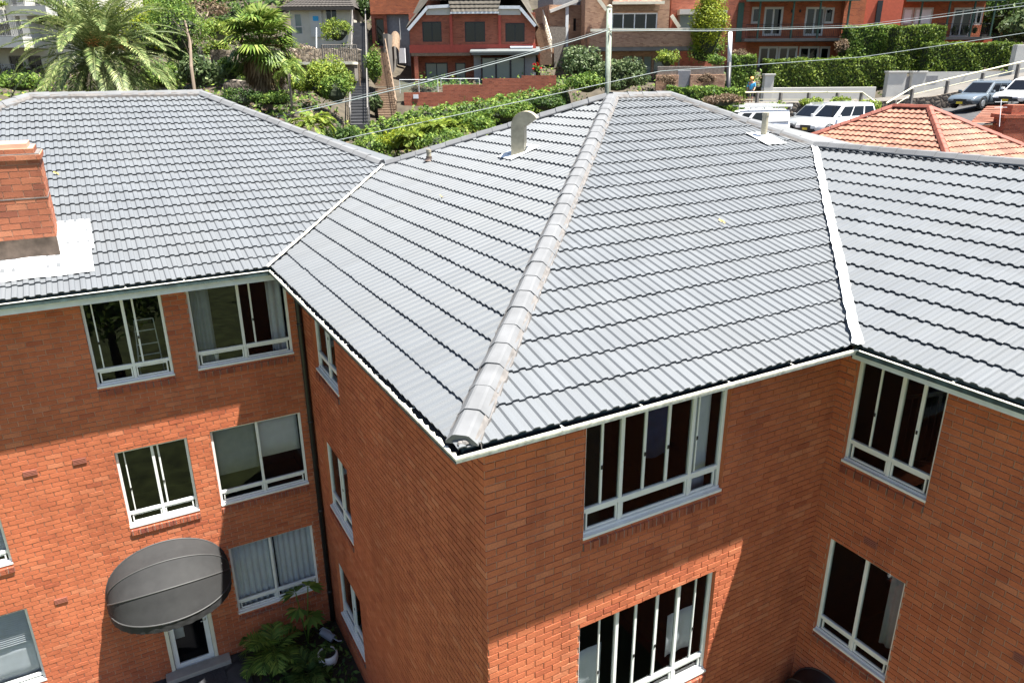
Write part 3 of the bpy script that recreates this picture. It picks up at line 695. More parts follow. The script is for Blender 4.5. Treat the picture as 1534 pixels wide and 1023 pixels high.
flashing('valley_flashing', V0+V(-.02, -.02, .02), QV-V(.1, .1, .03), .062, .075, 'flash', .012)
flashing('valley_flashing', V1+V(-.0, .0, .02), PV-V(.05, .05, .02), .03, .065, 'cream', .008)

# ------------------------------------------------------------------ gutters and fascia
def gutter(path, inward, face, lipmat, name='gutter', fh=.075, ragged=0):
    """quad gutter: inner trough, outer face and rolled lip. inward = one horizontal vector per segment"""
    for (a, b), inn in zip(zip(path[:-1], path[1:]), inward):
        a = np.array(a, float); b = np.array(b, float); inn = np.array(inn, float)
    return None
def gutter_run(A, B, inn, ea, eb, mats, fh, lip, fascia=.2, ragged=0., fmat='fascia', lh=.022):
    A = np.array(A, float); B = np.array(B, float); inn = np.array(inn, float); d = (B-A)/np.linalg.norm(B-A)
    def pt(e, k, z, q): return (A-d*(ea*k) if e == 0 else B+d*(eb*k))+inn*k+V(0, 0, z)
    mb = MB(); g = .115
    prof = [(g, .03), (g, -fh), (.004, -fh), (.004, -.012)]           # inner trough
    for (k0, z0_), (k1, z1_) in zip(prof[:-1], prof[1:]): mb.face([pt(0, k0, z0_, 0), pt(1, k0, z0_, 0), pt(1, k1, z1_, 0), pt(0, k1, z1_, 0)])
    mb.mi = 1
    mb.face([pt(0, 0, -fh-.004, 0), pt(1, 0, -fh-.004, 0), pt(1, 0, -.02, 0), pt(0, 0, -.02, 0)]); mb.face([pt(0, 0, -fh-.004, 0), pt(1, 0, -fh-.004, 0), pt(1, g, -fh-.004, 0), pt(0, g, -fh-.004, 0)])
    o = mb.build('gutter', mats, bld)
    mb = MB(); L = np.linalg.norm(B-A); n = max(2, int(L/.05)); rows = []
    for i in range(n+1):
        f = i/n; k = -.008
        base = lambda k: (A-d*(-0+ea*k))*(1-f)+(B+d*(eb*k))*f+inn*k
        w = lip*(1+(random.random()-.5)*ragged*1.6)
        rows.append([base(-.008)+V(0, 0, -lh), base(-.01)+V(0, 0, 0), base(-.004)+V(0, 0, .007), base(w)+V(0, 0, .006), base(w)+V(0, 0, -.012)])
    mb.grid(rows); mb.build('gutter_lip', M['gutter_lip'], o)
    m_ = int(L/1.15)     # straps
    for i in range(1, m_+1):
        mb = MB(); p = A+(B-A)*(i/(m_+1)+random.uniform(-.02, .02)); mb.bar(p+inn*-.005+V(0, 0, .009), p+inn*g+V(0, 0, .02), .018, .004); mb.build('gutter_strap', M['gutter_lip'], o)
    mb = MB(); mb.face([pt(0, g+.004, .02, 0), pt(1, g+.004, .02, 0), pt(1, g+.004, -fascia, 0), pt(0, g+.004, -fascia, 0)])
    mb.face([pt(0, g+.004, -fascia, 0), pt(1, g+.004, -fascia, 0), pt(1, .75, -fascia-.002, 0), pt(0, .75, -fascia-.002, 0)])
    mb.build('fascia', M[fmat], bld)
gi, wh, cr = M['gutter_in'], M['white'], M['gutter_lip']
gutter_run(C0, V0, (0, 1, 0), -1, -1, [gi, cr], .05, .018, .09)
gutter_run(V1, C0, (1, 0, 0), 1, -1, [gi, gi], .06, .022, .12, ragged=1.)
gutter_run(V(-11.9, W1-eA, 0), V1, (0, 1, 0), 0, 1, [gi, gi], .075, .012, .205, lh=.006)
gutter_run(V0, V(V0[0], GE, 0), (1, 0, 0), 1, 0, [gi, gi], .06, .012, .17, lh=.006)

# ------------------------------------------------------------------ roof furniture
cx1, cy0 = -3.62, 7.95
ch = MB(); ch.box(-5.2, cx1, cy0, cy0+.95, .1, 1.92)
ch.box(-5.23, cx1+.03, cy0-.03, cy0+.98, 1.92, 2.0); ch.box(-5.18, cx1-.05, cy0+.03, cy0+.9, 2.0, 2.09); ch.box(-5.14, cx1-.12, cy0+.08, cy0+.85, 2.09, 2.16)
ch.m = [0]*len(ch.f)
for PP, a_, b_ in ((lambda s, z, d: (s, cy0-d, z), -5.2, cx1), (lambda s, z, d: (cx1+d, s, z), cy0-.006, cy0+.95)): brick_skin(ch, PP, a_, b_, .68, 1.92, [], .27, .098, .011, .009)
for PP, a_, b_ in ((lambda s, z, d: (s, cy0-.03-d, z), -5.23, cx1+.03), (lambda s, z, d: (cx1+.03+d, s, z), cy0-.036, cy0+.98)): brick_skin(ch, PP, a_, b_, 1.922, 2.0, [], .27, .078, .008, .009, 1)
for PP, a_, b_ in ((lambda s, z, d: (s, cy0+.03-d, z), -5.18, cx1-.05), (lambda s, z, d: (cx1-.05+d, s, z), cy0+.024, cy0+.9)): brick_skin(ch, PP, a_, b_, 2.004, 2.09, [], .27, .086, .008, .009)
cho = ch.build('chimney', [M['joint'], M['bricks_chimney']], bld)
mb = MB(); mb.box(-5.215, cx1+.015, cy0-.015, cy0+.965, 1.335, 1.352); mb.box(-5.24, cx1+.02, cy0-.02, cy0+.97, 2.003, 2.015); mb.build('mortar_band', M['mortar'], cho)
mb = MB(); mb.box(-5.21, cx1+.012, cy0-.014, cy0+.96, .36, .72); mb.build('lead_flashing', M['lead'], cho)
mb = MB()
def onAz(x, y): return (y-(W1-eA))*tA
rows = []
for yy in np.linspace(7.33, 8.02, 12): rows.append([V(x, yy, onAz(x, yy)+.055+.006*math.sin(9*x)+.004*math.sin(21*yy)) for x in np.linspace(-5.6, -3.17, 40)])
mb.grid(rows); rows = []
for yy in np.linspace(8.02, 9.0, 14): rows.append([V(x, yy, onAz(x, yy)+.055+.008*math.sin(42*x)+.004*math.sin(19*yy)) for x in np.linspace(-3.64, -3.12, 14)])
mb.grid(rows); mb.build('flashing_apron', M['flash'], cho, smooth=True)
# goose-neck zinc vent
gx, gy = 4.25, 6.72; zb = (gx+eM)*tM
mb = MB(); pts = []; wd = .15; rows = []
dirv = V(.78, -.62, 0); sd = V(.62, .78, 0)
path = [(0, -.05), (0, .3), (0, .53)]+[(.135-.135*math.cos(a), .53+.135*math.sin(a)) for a in np.linspace(.25, math.pi*.85, 9)]
for i, (h, zz) in enumerate(path):
    h0, z0_ = path[max(i-1, 0)]; h1, z1_ = path[min(i+1, len(path)-1)]
    t = np.array([h1-h0, z1_-z0_]); t = t/np.linalg.norm(t); nrm2 = np.array([-t[1], t[0]])
    c = V(gx, gy, zb)+dirv*h+V(0, 0, zz); ring = []
    for q in range(4):
        a_, b_ = ((-1, -1), (1, -1), (1, 1), (-1, 1))[q]; ring.append(c+sd*(.17*a_)+(dirv*nrm2[0]+V(0, 0, nrm2[1]))*(.125*b_))
    rows.append(ring+[ring[0]])
mb.grid(rows); mb.face(rows[-1][:4]); go = mb.build('flue', M['galv'], bld, bevel=.008); go['label'] = 'weathered goose neck zinc flue'
mb = MB(); r_ = []
for xx in np.linspace(gx-.32, gx+.3, 8): r_.append([V(xx, yy, (xx+eM)*tM+.058+.006*math.sin(30*yy)) for yy in np.linspace(gy-.28, gy+.32, 8)])
mb.grid(r_); mb.build('flue_flashing', M['flash'], go)
def stub(x, y, z, h, r, mat, fl):
    mb = MB(); mb.tube([(x, y, z-.1), (x, y, z+h)], r, 14); mb.tube([(x, y, z+h-.05), (x, y, z+h+.012)], r*1.12, 14)
    o = mb.build('vent_pipe', mat, bld, smooth=False); mb = MB(); mb.lathe([(fl, -.0), (fl*.7, .02), (r*1.3, .05), (r*1.25, .09)], (x, y, z), 12); mb.build('pipe_flashing', M['flash' if fl > .12 else 'lead'], o); return o
stub(3.36, 9.03, 1.40, .22, .05, M['galv'], .11)
o = stub(8.98, 5.07, 1.85, .50, .062, M['galv'], .17)
mb = MB(); r_ = []
for yy in np.linspace(4.72, 5.3, 8): r_.append([V(xx, yy, (yy+eF)*tF+.058+.004*math.sin(42*xx)) for xx in np.linspace(8.72, 9.28, 8)])
mb.grid(r_); mb.build('flashing_sheet', M['flash'], o)
# fallen leaves on the tiles
for (p, t, g, lab) in ((V(-3.52, 10.85, 1.39), .2, 0, 'dry yellow brown leaf lying on the left wing tiles'), (V(5.26, 2.27, .99), .2, 0, 'dry yellow leaf lying on the tiles in the middle of the main roof'), (V(2.4, 6.15, 1.08), .2, 0, 'pale dry leaf lying on the tiles left of the front hip')):
    mb = MB(); a = random.uniform(0, 3); e = V(math.cos(a), math.sin(a), .1); f = V(-math.sin(a), math.cos(a), .3)
    mb.face([p-e*.07, p+f*.03+V(0, 0, .02), p+e*.07+V(0, 0, .02), p-f*.03]); mb.face([p+e*.02, p+e*.06+f*.05+V(0, 0, .03), p+f*.075+V(0, 0, .01), p-e*.02+f*.04])
    tag(mb.build('fallen_leaf', plain('dry_leaf', (.42, .30, .07), .8), None, loc=p), lab, 'leaf')

# ------------------------------------------------------------------ dome awnings
def awning(P, sc, zp, hw, proj, label, rise=None, mat='fabric'):
    """hooped dome awning: canvas gores between hoops hinged at both ends"""
    rise = rise or hw
    root = thing('dome_awning', P(sc, zp, 0), label, 'awning')
    angs = [math.pi/2, math.pi*.355, math.pi*.20, .03]; n = 28
    def hoop(al, j, pinch=0):
        th = math.pi*j/n; r = math.sin(th)**.8; s = sc-hw*math.cos(th)
        return np.array(P(s, zp+rise*r*math.sin(al), .02+proj*r*math.cos(al)))
    mb = MB()
    for a0, a1 in zip(angs[:-1], angs[1:]):
        rows = []
        for k in range(7):
            f = k/6; al = a0+(a1-a0)*f; sag = 1-.05*math.sin(math.pi*f); rows.append([(hoop(al, j)-np.array(P(sc-hw*math.cos(math.pi*j/n), zp, .02)))*sag+np.array(P(sc-hw*math.cos(math.pi*j/n), zp, .02)) for j in range(n+1)])
        mb.grid(rows)
    o = mb.build('canopy', M[mat], root, smooth=True)
    for al in angs:
        mb = MB(); mb.tube([hoop(al, j) for j in range(n+1)], .014, 8); mb.build('hoop', M['fabric_seam'], root, smooth=True)
    mb = MB(); rows = [[], [], []]
    for j in range(n*4+1):
        th = math.pi*j/(n*4); r = math.sin(th)**.8; s = sc-hw*math.cos(th); d = .02+proj*r; w = abs(math.sin(j*math.pi/6))
        rows[0].append(P(s, zp+.01, d)); rows[1].append(P(s, zp-.07, d+.004*math.sin(j*.9))); rows[2].append(P(s, zp-.13-.008*w, d+.006*math.sin(j*.9+1)))
    mb.grid(rows); mb.build('valance', M['rubber'], root)
    return root
awning(PA, -3.0, -5.95, 1.06, 1.12, 'grey canvas dome awning over the cream framed door, half in shade', .98)
awning(PG, .62, -6.25, .62, .75, 'black canvas dome awning in the inner corner at the bottom photo edge', .95, 'black')

# ================================================================== COURTYARD
def struct(o): o['kind'] = 'structure'; return o
mb = MB(); mb.box(-9, -1.92, 5.2, W1-.005, GZ-.2, GZ); struct(mb.build('paving', M['paving']))
mb = MB(); mb.box(-1.915, -.005, 1.5, W1-.005, GZ-.2, GZ-.03); struct(mb.build('garden_bed', M['soil']))
mb = MB(); n = 18
mb.box(-3.05, -2.35, W1-.72, W1-.29, GZ+.001, GZ+.016); tag(mb.build('doormat', M['mat'], None, loc=(-2.7, W1-.55, GZ)), 'dark speckled doormat lying before the cream framed door', 'doormat')

def frond(base, az, L, rise, droop, nl=26, lw=.035, ll=.42, vee=.35, twist=0.):
    """feather leaf: returns rachis points and leaflet quads"""
    d = np.array([math.cos(az), math.sin(az), 0]); s = np.array([-math.sin(az), math.cos(az), 0]); pts = []
    p = np.array(base, float); e = rise; st = L/12
    for i in range(13):
        pts.append(p.copy()); p = p+(d*math.cos(e)+UPZ*math.sin(e))*st; e -= droop/12*(1+.9*i/12)
    pts = np.array(pts); Q = []
    for i in range(nl):
        f = .12+.88*i/(nl-1); x = f*12; k = min(int(x), 11); c = pts[k]+(pts[k+1]-pts[k])*(x-k); tg = pts[k+1]-pts[k]; tg = tg/np.linalg.norm(tg); u = np.cross(s, tg); u = u if u[2] > 0 else -u
        l = ll*(math.sin(math.pi*(.18+.8*f))**.7)*(.9+.2*random.random())
        for sd in (-1, 1):
            dr = s*sd*.8+tg*(.55+.3*random.random())+u*(vee+random.uniform(-.12, .12))-UPZ*.18; dr = dr/np.linalg.norm(dr); w = np.cross(dr, u); w = w/np.linalg.norm(w)
            m_ = c+dr*l*.5; t = c+dr*l-UPZ*l*.18
            Q.append([c, m_+w*lw*.6, t, m_-w*lw*.6])
    return pts, Q
def feather_palm(name, base, crown_z, R_, nf, label, cat='palm tree', mats=('leaf_palm', 'bark'), ll=.55, lw=.05, tr=.3, nl=34, group=None, emin=-.5, emax=1.45, droop=1.5, rach=.025, flower=False):
    root = thing(name, base, label, cat, group); b = np.array(base, float); top = np.array([b[0], b[1], crown_z])
    if crown_z-b[2] > .3:
        mb = MB(); mb.tube([b-UPZ*.3, b+(top-b)*.5, top], [tr*1.15, tr, tr*1.1], 14); mb.build('trunk', M[mats[1]], root, smooth=True)
    Q = []; mb = MB()
    for i in range(nf):
        az = i*2.39996+random.uniform(-.2, .2); e = emin+(emax-emin)*((i+.5)/nf)**.8
        pts, q = frond(top+np.array([math.cos(az), math.sin(az), 0])*tr*.6+UPZ*random.uniform(-.1, .25), az, R_*random.uniform(.85, 1.1), e, droop*random.uniform(.8, 1.15), nl, lw, ll)
        Q += q; mb.tube(pts, list(np.linspace(rach, rach*.25, 13)), 5, cap=False)
    quads_obj('crown', Q, M[mats[0]], root); mb.build('frond_stems', M[mats[0]], root)
    if flower:
        for k in range(5):
            az = -1.9+k*.75; c = top+np.array([math.cos(az)*.9, math.sin(az)*.9, .8]); F = []
            P = c+rng.normal(0, .14, (90, 3)); F = leaves(P, rng.normal(0, 1, (90, 3)), .3, .12, .6, .5); quads_obj('flower_stalk', F, M['flower'], root)
    return root
feather_palm('potted_palm', (-1.45, 6.72, GZ), GZ+.22, .72, 13, 'bushy green feather palm growing in the shaded courtyard corner', 'palm plant', ('leaf_mid', 'bark'), .32, .032, .05, 26, None, .35, 1.45, 1.5, .011)
feather_palm('potted_palm', (-.95, 6.0, GZ), GZ+.1, .5, 14, 'small dark feather palm low beside the white pot', 'palm plant', ('leaf_dark', 'bark'), .26, .03, .03, 20, None, .2, 1.4, 1.6, .008)
root = thing('broadleaf_plant', (-.72, 6.95, GZ), 'tall plant with big glossy leaves behind the courtyard palm', 'plant')
mb = MB(); Q = []
for az, h, l in ((.4, 1.35, .34), (2.2, 1.25, .36), (3.9, 1.05, .3), (5.3, .8, .32), (1.2, .6, .3)):
    b = V(-.72, 6.95, GZ); t = b+V(math.cos(az)*.16, math.sin(az)*.16, h); mb.tube([b, (b+t)/2+V(0, 0, .05), t], .012, 6)
    d = V(math.cos(az), math.sin(az), -.25); s = V(-math.sin(az), math.cos(az), 0)
    for k in range(7):
        f = k/6; sp = (f-.5)*2.6; dd = d*math.cos(sp)+s*math.sin(sp); c = t+dd*.02; ww = np.cross(dd, UPZ); Q.append([c, c+dd*l*.55+ww*.05-UPZ*.01, c+dd*l*(1-.25*abs(f-.5))-UPZ*.05, c+dd*l*.55-ww*.05])
mb.build('stems', M['leaf_mid'], root); quads_obj('foliage', Q, M['leaf_mid'], root)
root = thing('plant_pot', (-.5, 6.2, GZ), 'round white glazed pot on the courtyard ground by the downpipe corner', 'plant pot')
mb = MB(); mb.lathe([(.1, 0), (.17, .07), (.205, .18), (.2, .28), (.185, .31), (.165, .31), (.17, .25)], (-.5, 6.2, GZ-.02), 24); mb.build('pot', M['pot'], root, smooth=True)
mb = MB(); mb.lathe([(.01, .0), (.172, .0), (.172, .02), (.01, .03)], (-.5, 6.2, GZ+.22), 20); mb.build('soil', M['soil'], root)
quads_obj('sprout', leaves(V(-.5, 6.2, GZ+.4)+rng.normal(0, .06, (50, 3)), rng.normal(0, 1, (50, 3)), .16, .25, .5), M['leaf_dark'], root)
root = thing('pale_blue_object', (-.3, 6.75, GZ), 'unidentified pale blue object with a can shape lying in the courtyard corner by the downpipe', 'watering can')  # unidentified pale blue object, given the shape of a can with spout and handle
mb = MB(); mb.tube([V(-.42, 6.95, GZ+.2), V(-.24, 6.72, GZ+.1)], .085, 14); mb.build('body', M['curtain_grey'], root, smooth=False)
mb = MB(); mb.tube([V(-.3, 6.8, GZ+.15), V(-.2, 6.5, GZ+.2), V(-.16, 6.4, GZ+.27)], .014, 8); mb.build('spout', M['curtain_grey'], root)
mb = MB(); mb.tube([V(-.46, 6.94, GZ+.26), V(-.4, 6.86, GZ+.36), V(-.28, 6.74, GZ+.3), V(-.25, 6.72, GZ+.18)], .009, 6); mb.build('handle', M['curtain_grey'], root)
for k in range(26):      # low dark ground cover in the bed
    pass
P = np.stack([rng.uniform(-1.8, -.1, 900), rng.uniform(4.2, 7.3, 900), GZ+rng.random(900)**2*.22], 1)
o = quads_obj('ground_cover', leaves(P, np.tile([0, 0, 1.], (900, 1)), .13, .45, .6), M['leaf_dark']); o['kind'] = 'stuff'

# ================================================================== TERRAIN
def lerp(x, tab):
    for (a, b), (c, d) in zip(tab[:-1], tab[1:]):
        if x <= c: return b+(d-b)*min(1, max(0, (x-a)/(c-a)))
    return tab[-1][1]
def smooth(x): x = min(1, max(0, x)); return x*x*(3-2*x)
TL = [(29, -8), (33.5, .35), (38, 1.35), (44, 1.5), (50, 2.6), (56, 4.3), (64, 5.2), (70, 9), (84, 15), (120, 30), (400, 60)]
TC = [(29, -8), (34, -1.2), (43, -.3), (46, .2), (49, .8), (50.5, 2.3), (60, 2.8), (68, 6), (84, 15), (120, 30), (400, 60)]
TR = [(29, -8), (33, -1.6), (40, -1.25), (50.0, -1.25), (51.0, .7), (54.6, .8), (56.5, 2.2), (60, 2.9), (70, 5.5), (84, 13), (120, 30), (400, 60)]
def ground(s, t):
    a = smooth((s+11)/3); b = smooth((s-6)/5)
    z = lerp(t, TL)*(1-a)+lerp(t, TC)*a*(1-b)+lerp(t, TR)*b
    if 29 < t < 60: z += max(0, s-22)*.1*smooth((t-33)/8)
    return z
ss = list(np.arange(-60, 61, 1.5)); ss = [-900, -400, -200, -120, -80]+ss+[80, 120, 200, 400, 900]
tt = [-900, -300, -120, -60, -30, -10, 5, 20, 28]+list(np.arange(29, 72, 1.0))+[74, 78, 84, 95, 120, 160, 240, 400, 900]
mb = MB(); mb.grid([[W(s, t, ground(s, t)-.02-(.35 if t < 29 else 0)+(random.uniform(-.06, .06) if t > 30 and abs(s) < 60 else 0)) for s in ss] for t in tt])
struct(mb.build('ground', M['earth'], smooth=True))
mb = MB(); mb.grid([[(x, y, GZ-.06+.02*math.sin(x)*math.cos(y)) for x in np.linspace(-40, 24, 60)] for y in np.linspace(-45, 7.3, 50)]); struct(mb.build('lawn', M['grass']))
# street where the cars stand, and the walkway above it
def ribbon(name, pts, w, mat, dz):
    mb = MB(); L, Rr = [], []
    for (s, t, z) in pts: L.append(W(s, t-w/2, z+dz)); Rr.append(W(s, t+w/2, z+dz))
    mb.grid([L, Rr]); return struct(mb.build(name, M[mat]))
SZ = lambda s: lerp(s, [(6, -.8), (14, -.7), (19, -.5), (23, .1), (28, .82), (40, 2.2), (70, 5)])
ribbon('street', [(s, 45.2, SZ(s)) for s in np.arange(4, 70, 2)], 9.4, 'asphalt', .03)
WZ = lambda s: lerp(s, [(12, 1.2), (24, 1.25), (27.5, 1.55), (36, 3.1), (70, 7)])
ribbon('footpath', [(s, 52.4, WZ(s)) for s in np.arange(11, 70, 1.5)], 4.1, 'path', .02)
mb = MB()
sl = list(np.arange(11, 70, 1.5)); mb.grid([[W(s, 50.32, SZ(s)-.4) for s in sl], [W(s, 50.3, WZ(s)+.05) for s in sl], [W(s, 50.55, WZ(s)+.055) for s in sl]])
tag(mb.build('retaining_wall', M['stone'], None, loc=W(30, 50.3, 1)), 'rubble stone retaining wall below the walkway behind the parked cars', 'wall')

# ================================================================== VEGETATION
def shrub(name, c, rad, label, mat, n=1500, size=.25, cat='shrub', group=None, core=True, lumps=14, asp=.5, stem=True, droop=0., tilt=.7):
    c = np.array(c, float); gz = c[2]-rad[2]*.9
    root = thing(name, (c[0], c[1], gz), label, cat, group)
    crown('foliage', c, rad, int(n*2.0), M[mat], size*.76, root, lumps+6, asp, droop, None, tilt)
    if core: blob('branches', c, rad, M['core'], root, .5)
    return root
def tree(name, base, c, rad, label, mat, n=2500, size=.28, cat='tree', tr=.16, lumps=18, group=None, bark='twig', core=False):
    base = np.array(base, float); c = np.array(c, float)
    root = thing(name, base, label, cat, group); mb = MB()
    mid = base+(c-base)*.55+np.array([random.uniform(-.2, .2), random.uniform(-.2, .2), 0]); mb.tube([base-UPZ*.3, mid, c], [tr, tr*.75, tr*.4], 8)
    for k in range(7):
        a = k*.9+random.random(); mb.tube([mid+(c-mid)*random.uniform(0, .7), c+np.array([math.cos(a)*rad[0]*.45, math.sin(a)*rad[1]*.45, random.uniform(-.2, .35)*rad[2]]), c+np.array([math.cos(a)*rad[0]*.8, math.sin(a)*rad[1]*.8, random.uniform(-.1, .6)*rad[2]])], [tr*.4, tr*.22, tr*.08], 5)
    mb.build('trunk', M[bark], root, smooth=True)
    crown('crown', c, rad, n, M[mat], size, root, lumps)
    if core: blob('branches', c, rad, M['core'], root, .5)
    return root
def clipped_hedge(path, w, label, mat='leaf_hedge', n=None, size=.16, rough=.05, dens=230, top='leaf_hedge'):
    """path: (s,t,z0,z1) points; a trimmed box of leaves on a dark twig core"""
    pts = [(W(s, t, 0), z0, z1) for s, t, z0, z1 in path]; P, Nn = [], []; mb = MB(); rows = []
    c0 = W(path[0][0], path[0][1], path[0][2]); root = thing('hedge', c0, label, 'hedge')
    for (a, a0, a1), (b, b0, b1) in zip(pts[:-1], pts[1:]):
        d = b-a; L = np.linalg.norm(d); d = d/L; nrm = np.array([d[1], -d[0], 0]); H = ((a1-a0)+(b1-b0))/2
        for f_, area in (('f', L*H), ('b', L*H*.5), ('t', L*w), ('e', w*H*.7), ('g', w*H*.7)):
            k = int(area*dens); u = rng.random(k); v = rng.random(k); x = u if f_ not in 'eg' else np.full(k, 0. if f_ == 'e' else 1.)
            q = (rng.random(k)-.5)*w if f_ in 'teg' else np.full(k, w/2 if f_ == 'f' else -w/2); h = v if f_ != 't' else np.ones(k)
            zz = (a0+(b0-a0)*x)+((a1-a0)+((b1-b0)-(a1-a0))*x)*h; wob = .09*np.sin(u*L*2.1+h*3)+.05*np.sin(u*L*5.3+h*7)
            nn = {'f': nrm, 'b': -nrm, 't': UPZ, 'e': -d, 'g': d}[f_]
            p = a+d*(x*L)[:, None]+nrm*q[:, None]+UPZ*zz[:, None]+nn*(wob*.6+rng.normal(0, rough, k))[:, None]
            P.append(p); Nn.append(np.tile(nn, (k, 1)))
        i = .1; mb.hexa([a+nrm*(w/2-i)+UPZ*a0, b+nrm*(w/2-i)+UPZ*b0, b-nrm*(w/2-i)+UPZ*b0, a-nrm*(w/2-i)+UPZ*a0, a+nrm*(w/2-i)+UPZ*(a1-i), b+nrm*(w/2-i)+UPZ*(b1-i), b-nrm*(w/2-i)+UPZ*(b1-i), a-nrm*(w/2-i)+UPZ*(a1-i)])
    P = np.concatenate(P); Nn = np.concatenate(Nn)
    quads_obj('foliage', leaves(P, Nn, size, .55, .55), M[mat], root); mb.build('branches', M['core'], root)
    return root
def at(px, py, D): s, t = ST(bg(px, py, D)); return s, t, float(bg(px, py, D)[2])

# --- big palms
p = bg(152, 84, 35); b = W(*ST(p), ground(*ST(p)))
feather_palm('date_palm', b, p[2]-.2, 4.5, 100, 'huge feather palm with arching grey green fronds behind the left roof ridge', 'palm tree', ll=.6, lw=.042, tr=.45, nl=64, emin=-.55, emax=1.5, droop=1.15, rach=.03, flower=True)
# fan palm
p = bg(391, 72, 37); st_ = ST(p); b = W(*st_, ground(*st_)-.1)
root = thing('fan_palm', b, 'tall fan palm with drooping fan leaves and a skirt of dead leaves', 'palm tree')
mb = MB(); mb.tube([b-UPZ*.3, b+(p-b)*.5+V(.05, 0, 0), p], [.27, .2, .2], 12); mb.build('trunk', M['bark'], root, smooth=True)
def fan(c, d, R_, nseg=17, sp=2.3, drp=.5):
    d = d/np.linalg.norm(d); s = np.cross(d, UPZ); s = s/np.linalg.norm(s); u = np.cross(s, d); Q = []
    for k in range(nseg):
        a = (k/(nseg-1)-.5)*sp; dd = d*math.cos(a)+s*math.sin(a); l = R_*(.75+.3*math.cos(a*.8)); ww = np.cross(dd, u); ww = ww/np.linalg.norm(ww); w = .05*R_
        m1 = c+dd*l*.55+u*.05*(1 if k % 2 else -1); tip = c+dd*l-UPZ*l*drp*.55; Q.append([c, m1+ww*w*1.5, tip, m1-ww*w*1.5])
    return Q
Q = []; mb = MB()
for i in range(60):
    az = i*2.39996+random.uniform(-.3, .3); e = -.75+2.2*((i+.5)/60)**.85; d = np.array([math.cos(az)*math.cos(e), math.sin(az)*math.cos(e), math.sin(e)]); l = random.uniform(.7, 1.6); c = p+d*l+UPZ*.15
    mb.tube([p+UPZ*.1, p+d*l*.6+UPZ*.15, c], .018, 4, cap=False); Q += fan(c, d*.9-UPZ*random.uniform(-.1, .5)+rng.normal(0, .25, 3), random.uniform(.75, 1.15), 17, 3.2, random.uniform(.25, .7))
quads_obj('crown', Q, M['leaf_fan'], root); mb.build('leaf_stalks', M['leaf_fan'], root)
Q = []
for i in range(46):
    az = i*2.39996; c = p+np.array([math.cos(az)*random.uniform(.2, .6), math.sin(az)*random.uniform(.2, .6), -random.uniform(.3, 1.2)]); Q += fan(c, np.array([math.cos(az)*.5, math.sin(az)*.5, -1.]), random.uniform(.7, 1.1), 9, 1.3, .5)
quads_obj('dead_leaf_skirt', Q, M['leaf_brown'], root)
for i in range(9):
    Q = []; az = i*.8; c = p+np.array([math.cos(az)*.9, math.sin(az)*.9, .25]); P_ = c+rng.normal(0, .13, (40, 3)); Q += list(leaves(P_, rng.normal(0, 1, (40, 3)), .3, .15, .5, .8)); quads_obj('flower_stalk', Q, M['leaf_brown'], root)
# slim palm and bare trunk near the fan palm
p = bg(432, 108, 35.5); b = W(*ST(p), ground(*ST(p)))
feather_palm('slim_palm', b, p[2], 1.1, 14, 'slender young palm with thin pale trunk right of the fan palm', 'palm tree', ('leaf_fan', 'bark'), .3, .04, .055, 20, None, -.2, 1.3, 1.6, .012)
b = bg(293, 150, 34); tp = bg(277, 30, 35)
root = thing('bare_tree', b-UPZ*1, 'thin bare pale trunk rising above the left ridge end', 'tree'); mb = MB(); mb.tube([b-UPZ*1, b+(tp-b)*.4, b+(tp-b)*.7+V(.1, 0, 0), tp], [.09, .08, .06, .03], 8)
for k in range(5): q = b+(tp-b)*(.55+.09*k); mb.tube([q, q+V(random.uniform(-.6, .6), random.uniform(-.5, .5), .7)], [.025, .008], 5)
mb.build('trunk', M['leaf_grey'], root); crown('crown', tp+V(0, 0, .1), (.7, .7, .8), 160, M['leaf_mid'], .16, root, 8)

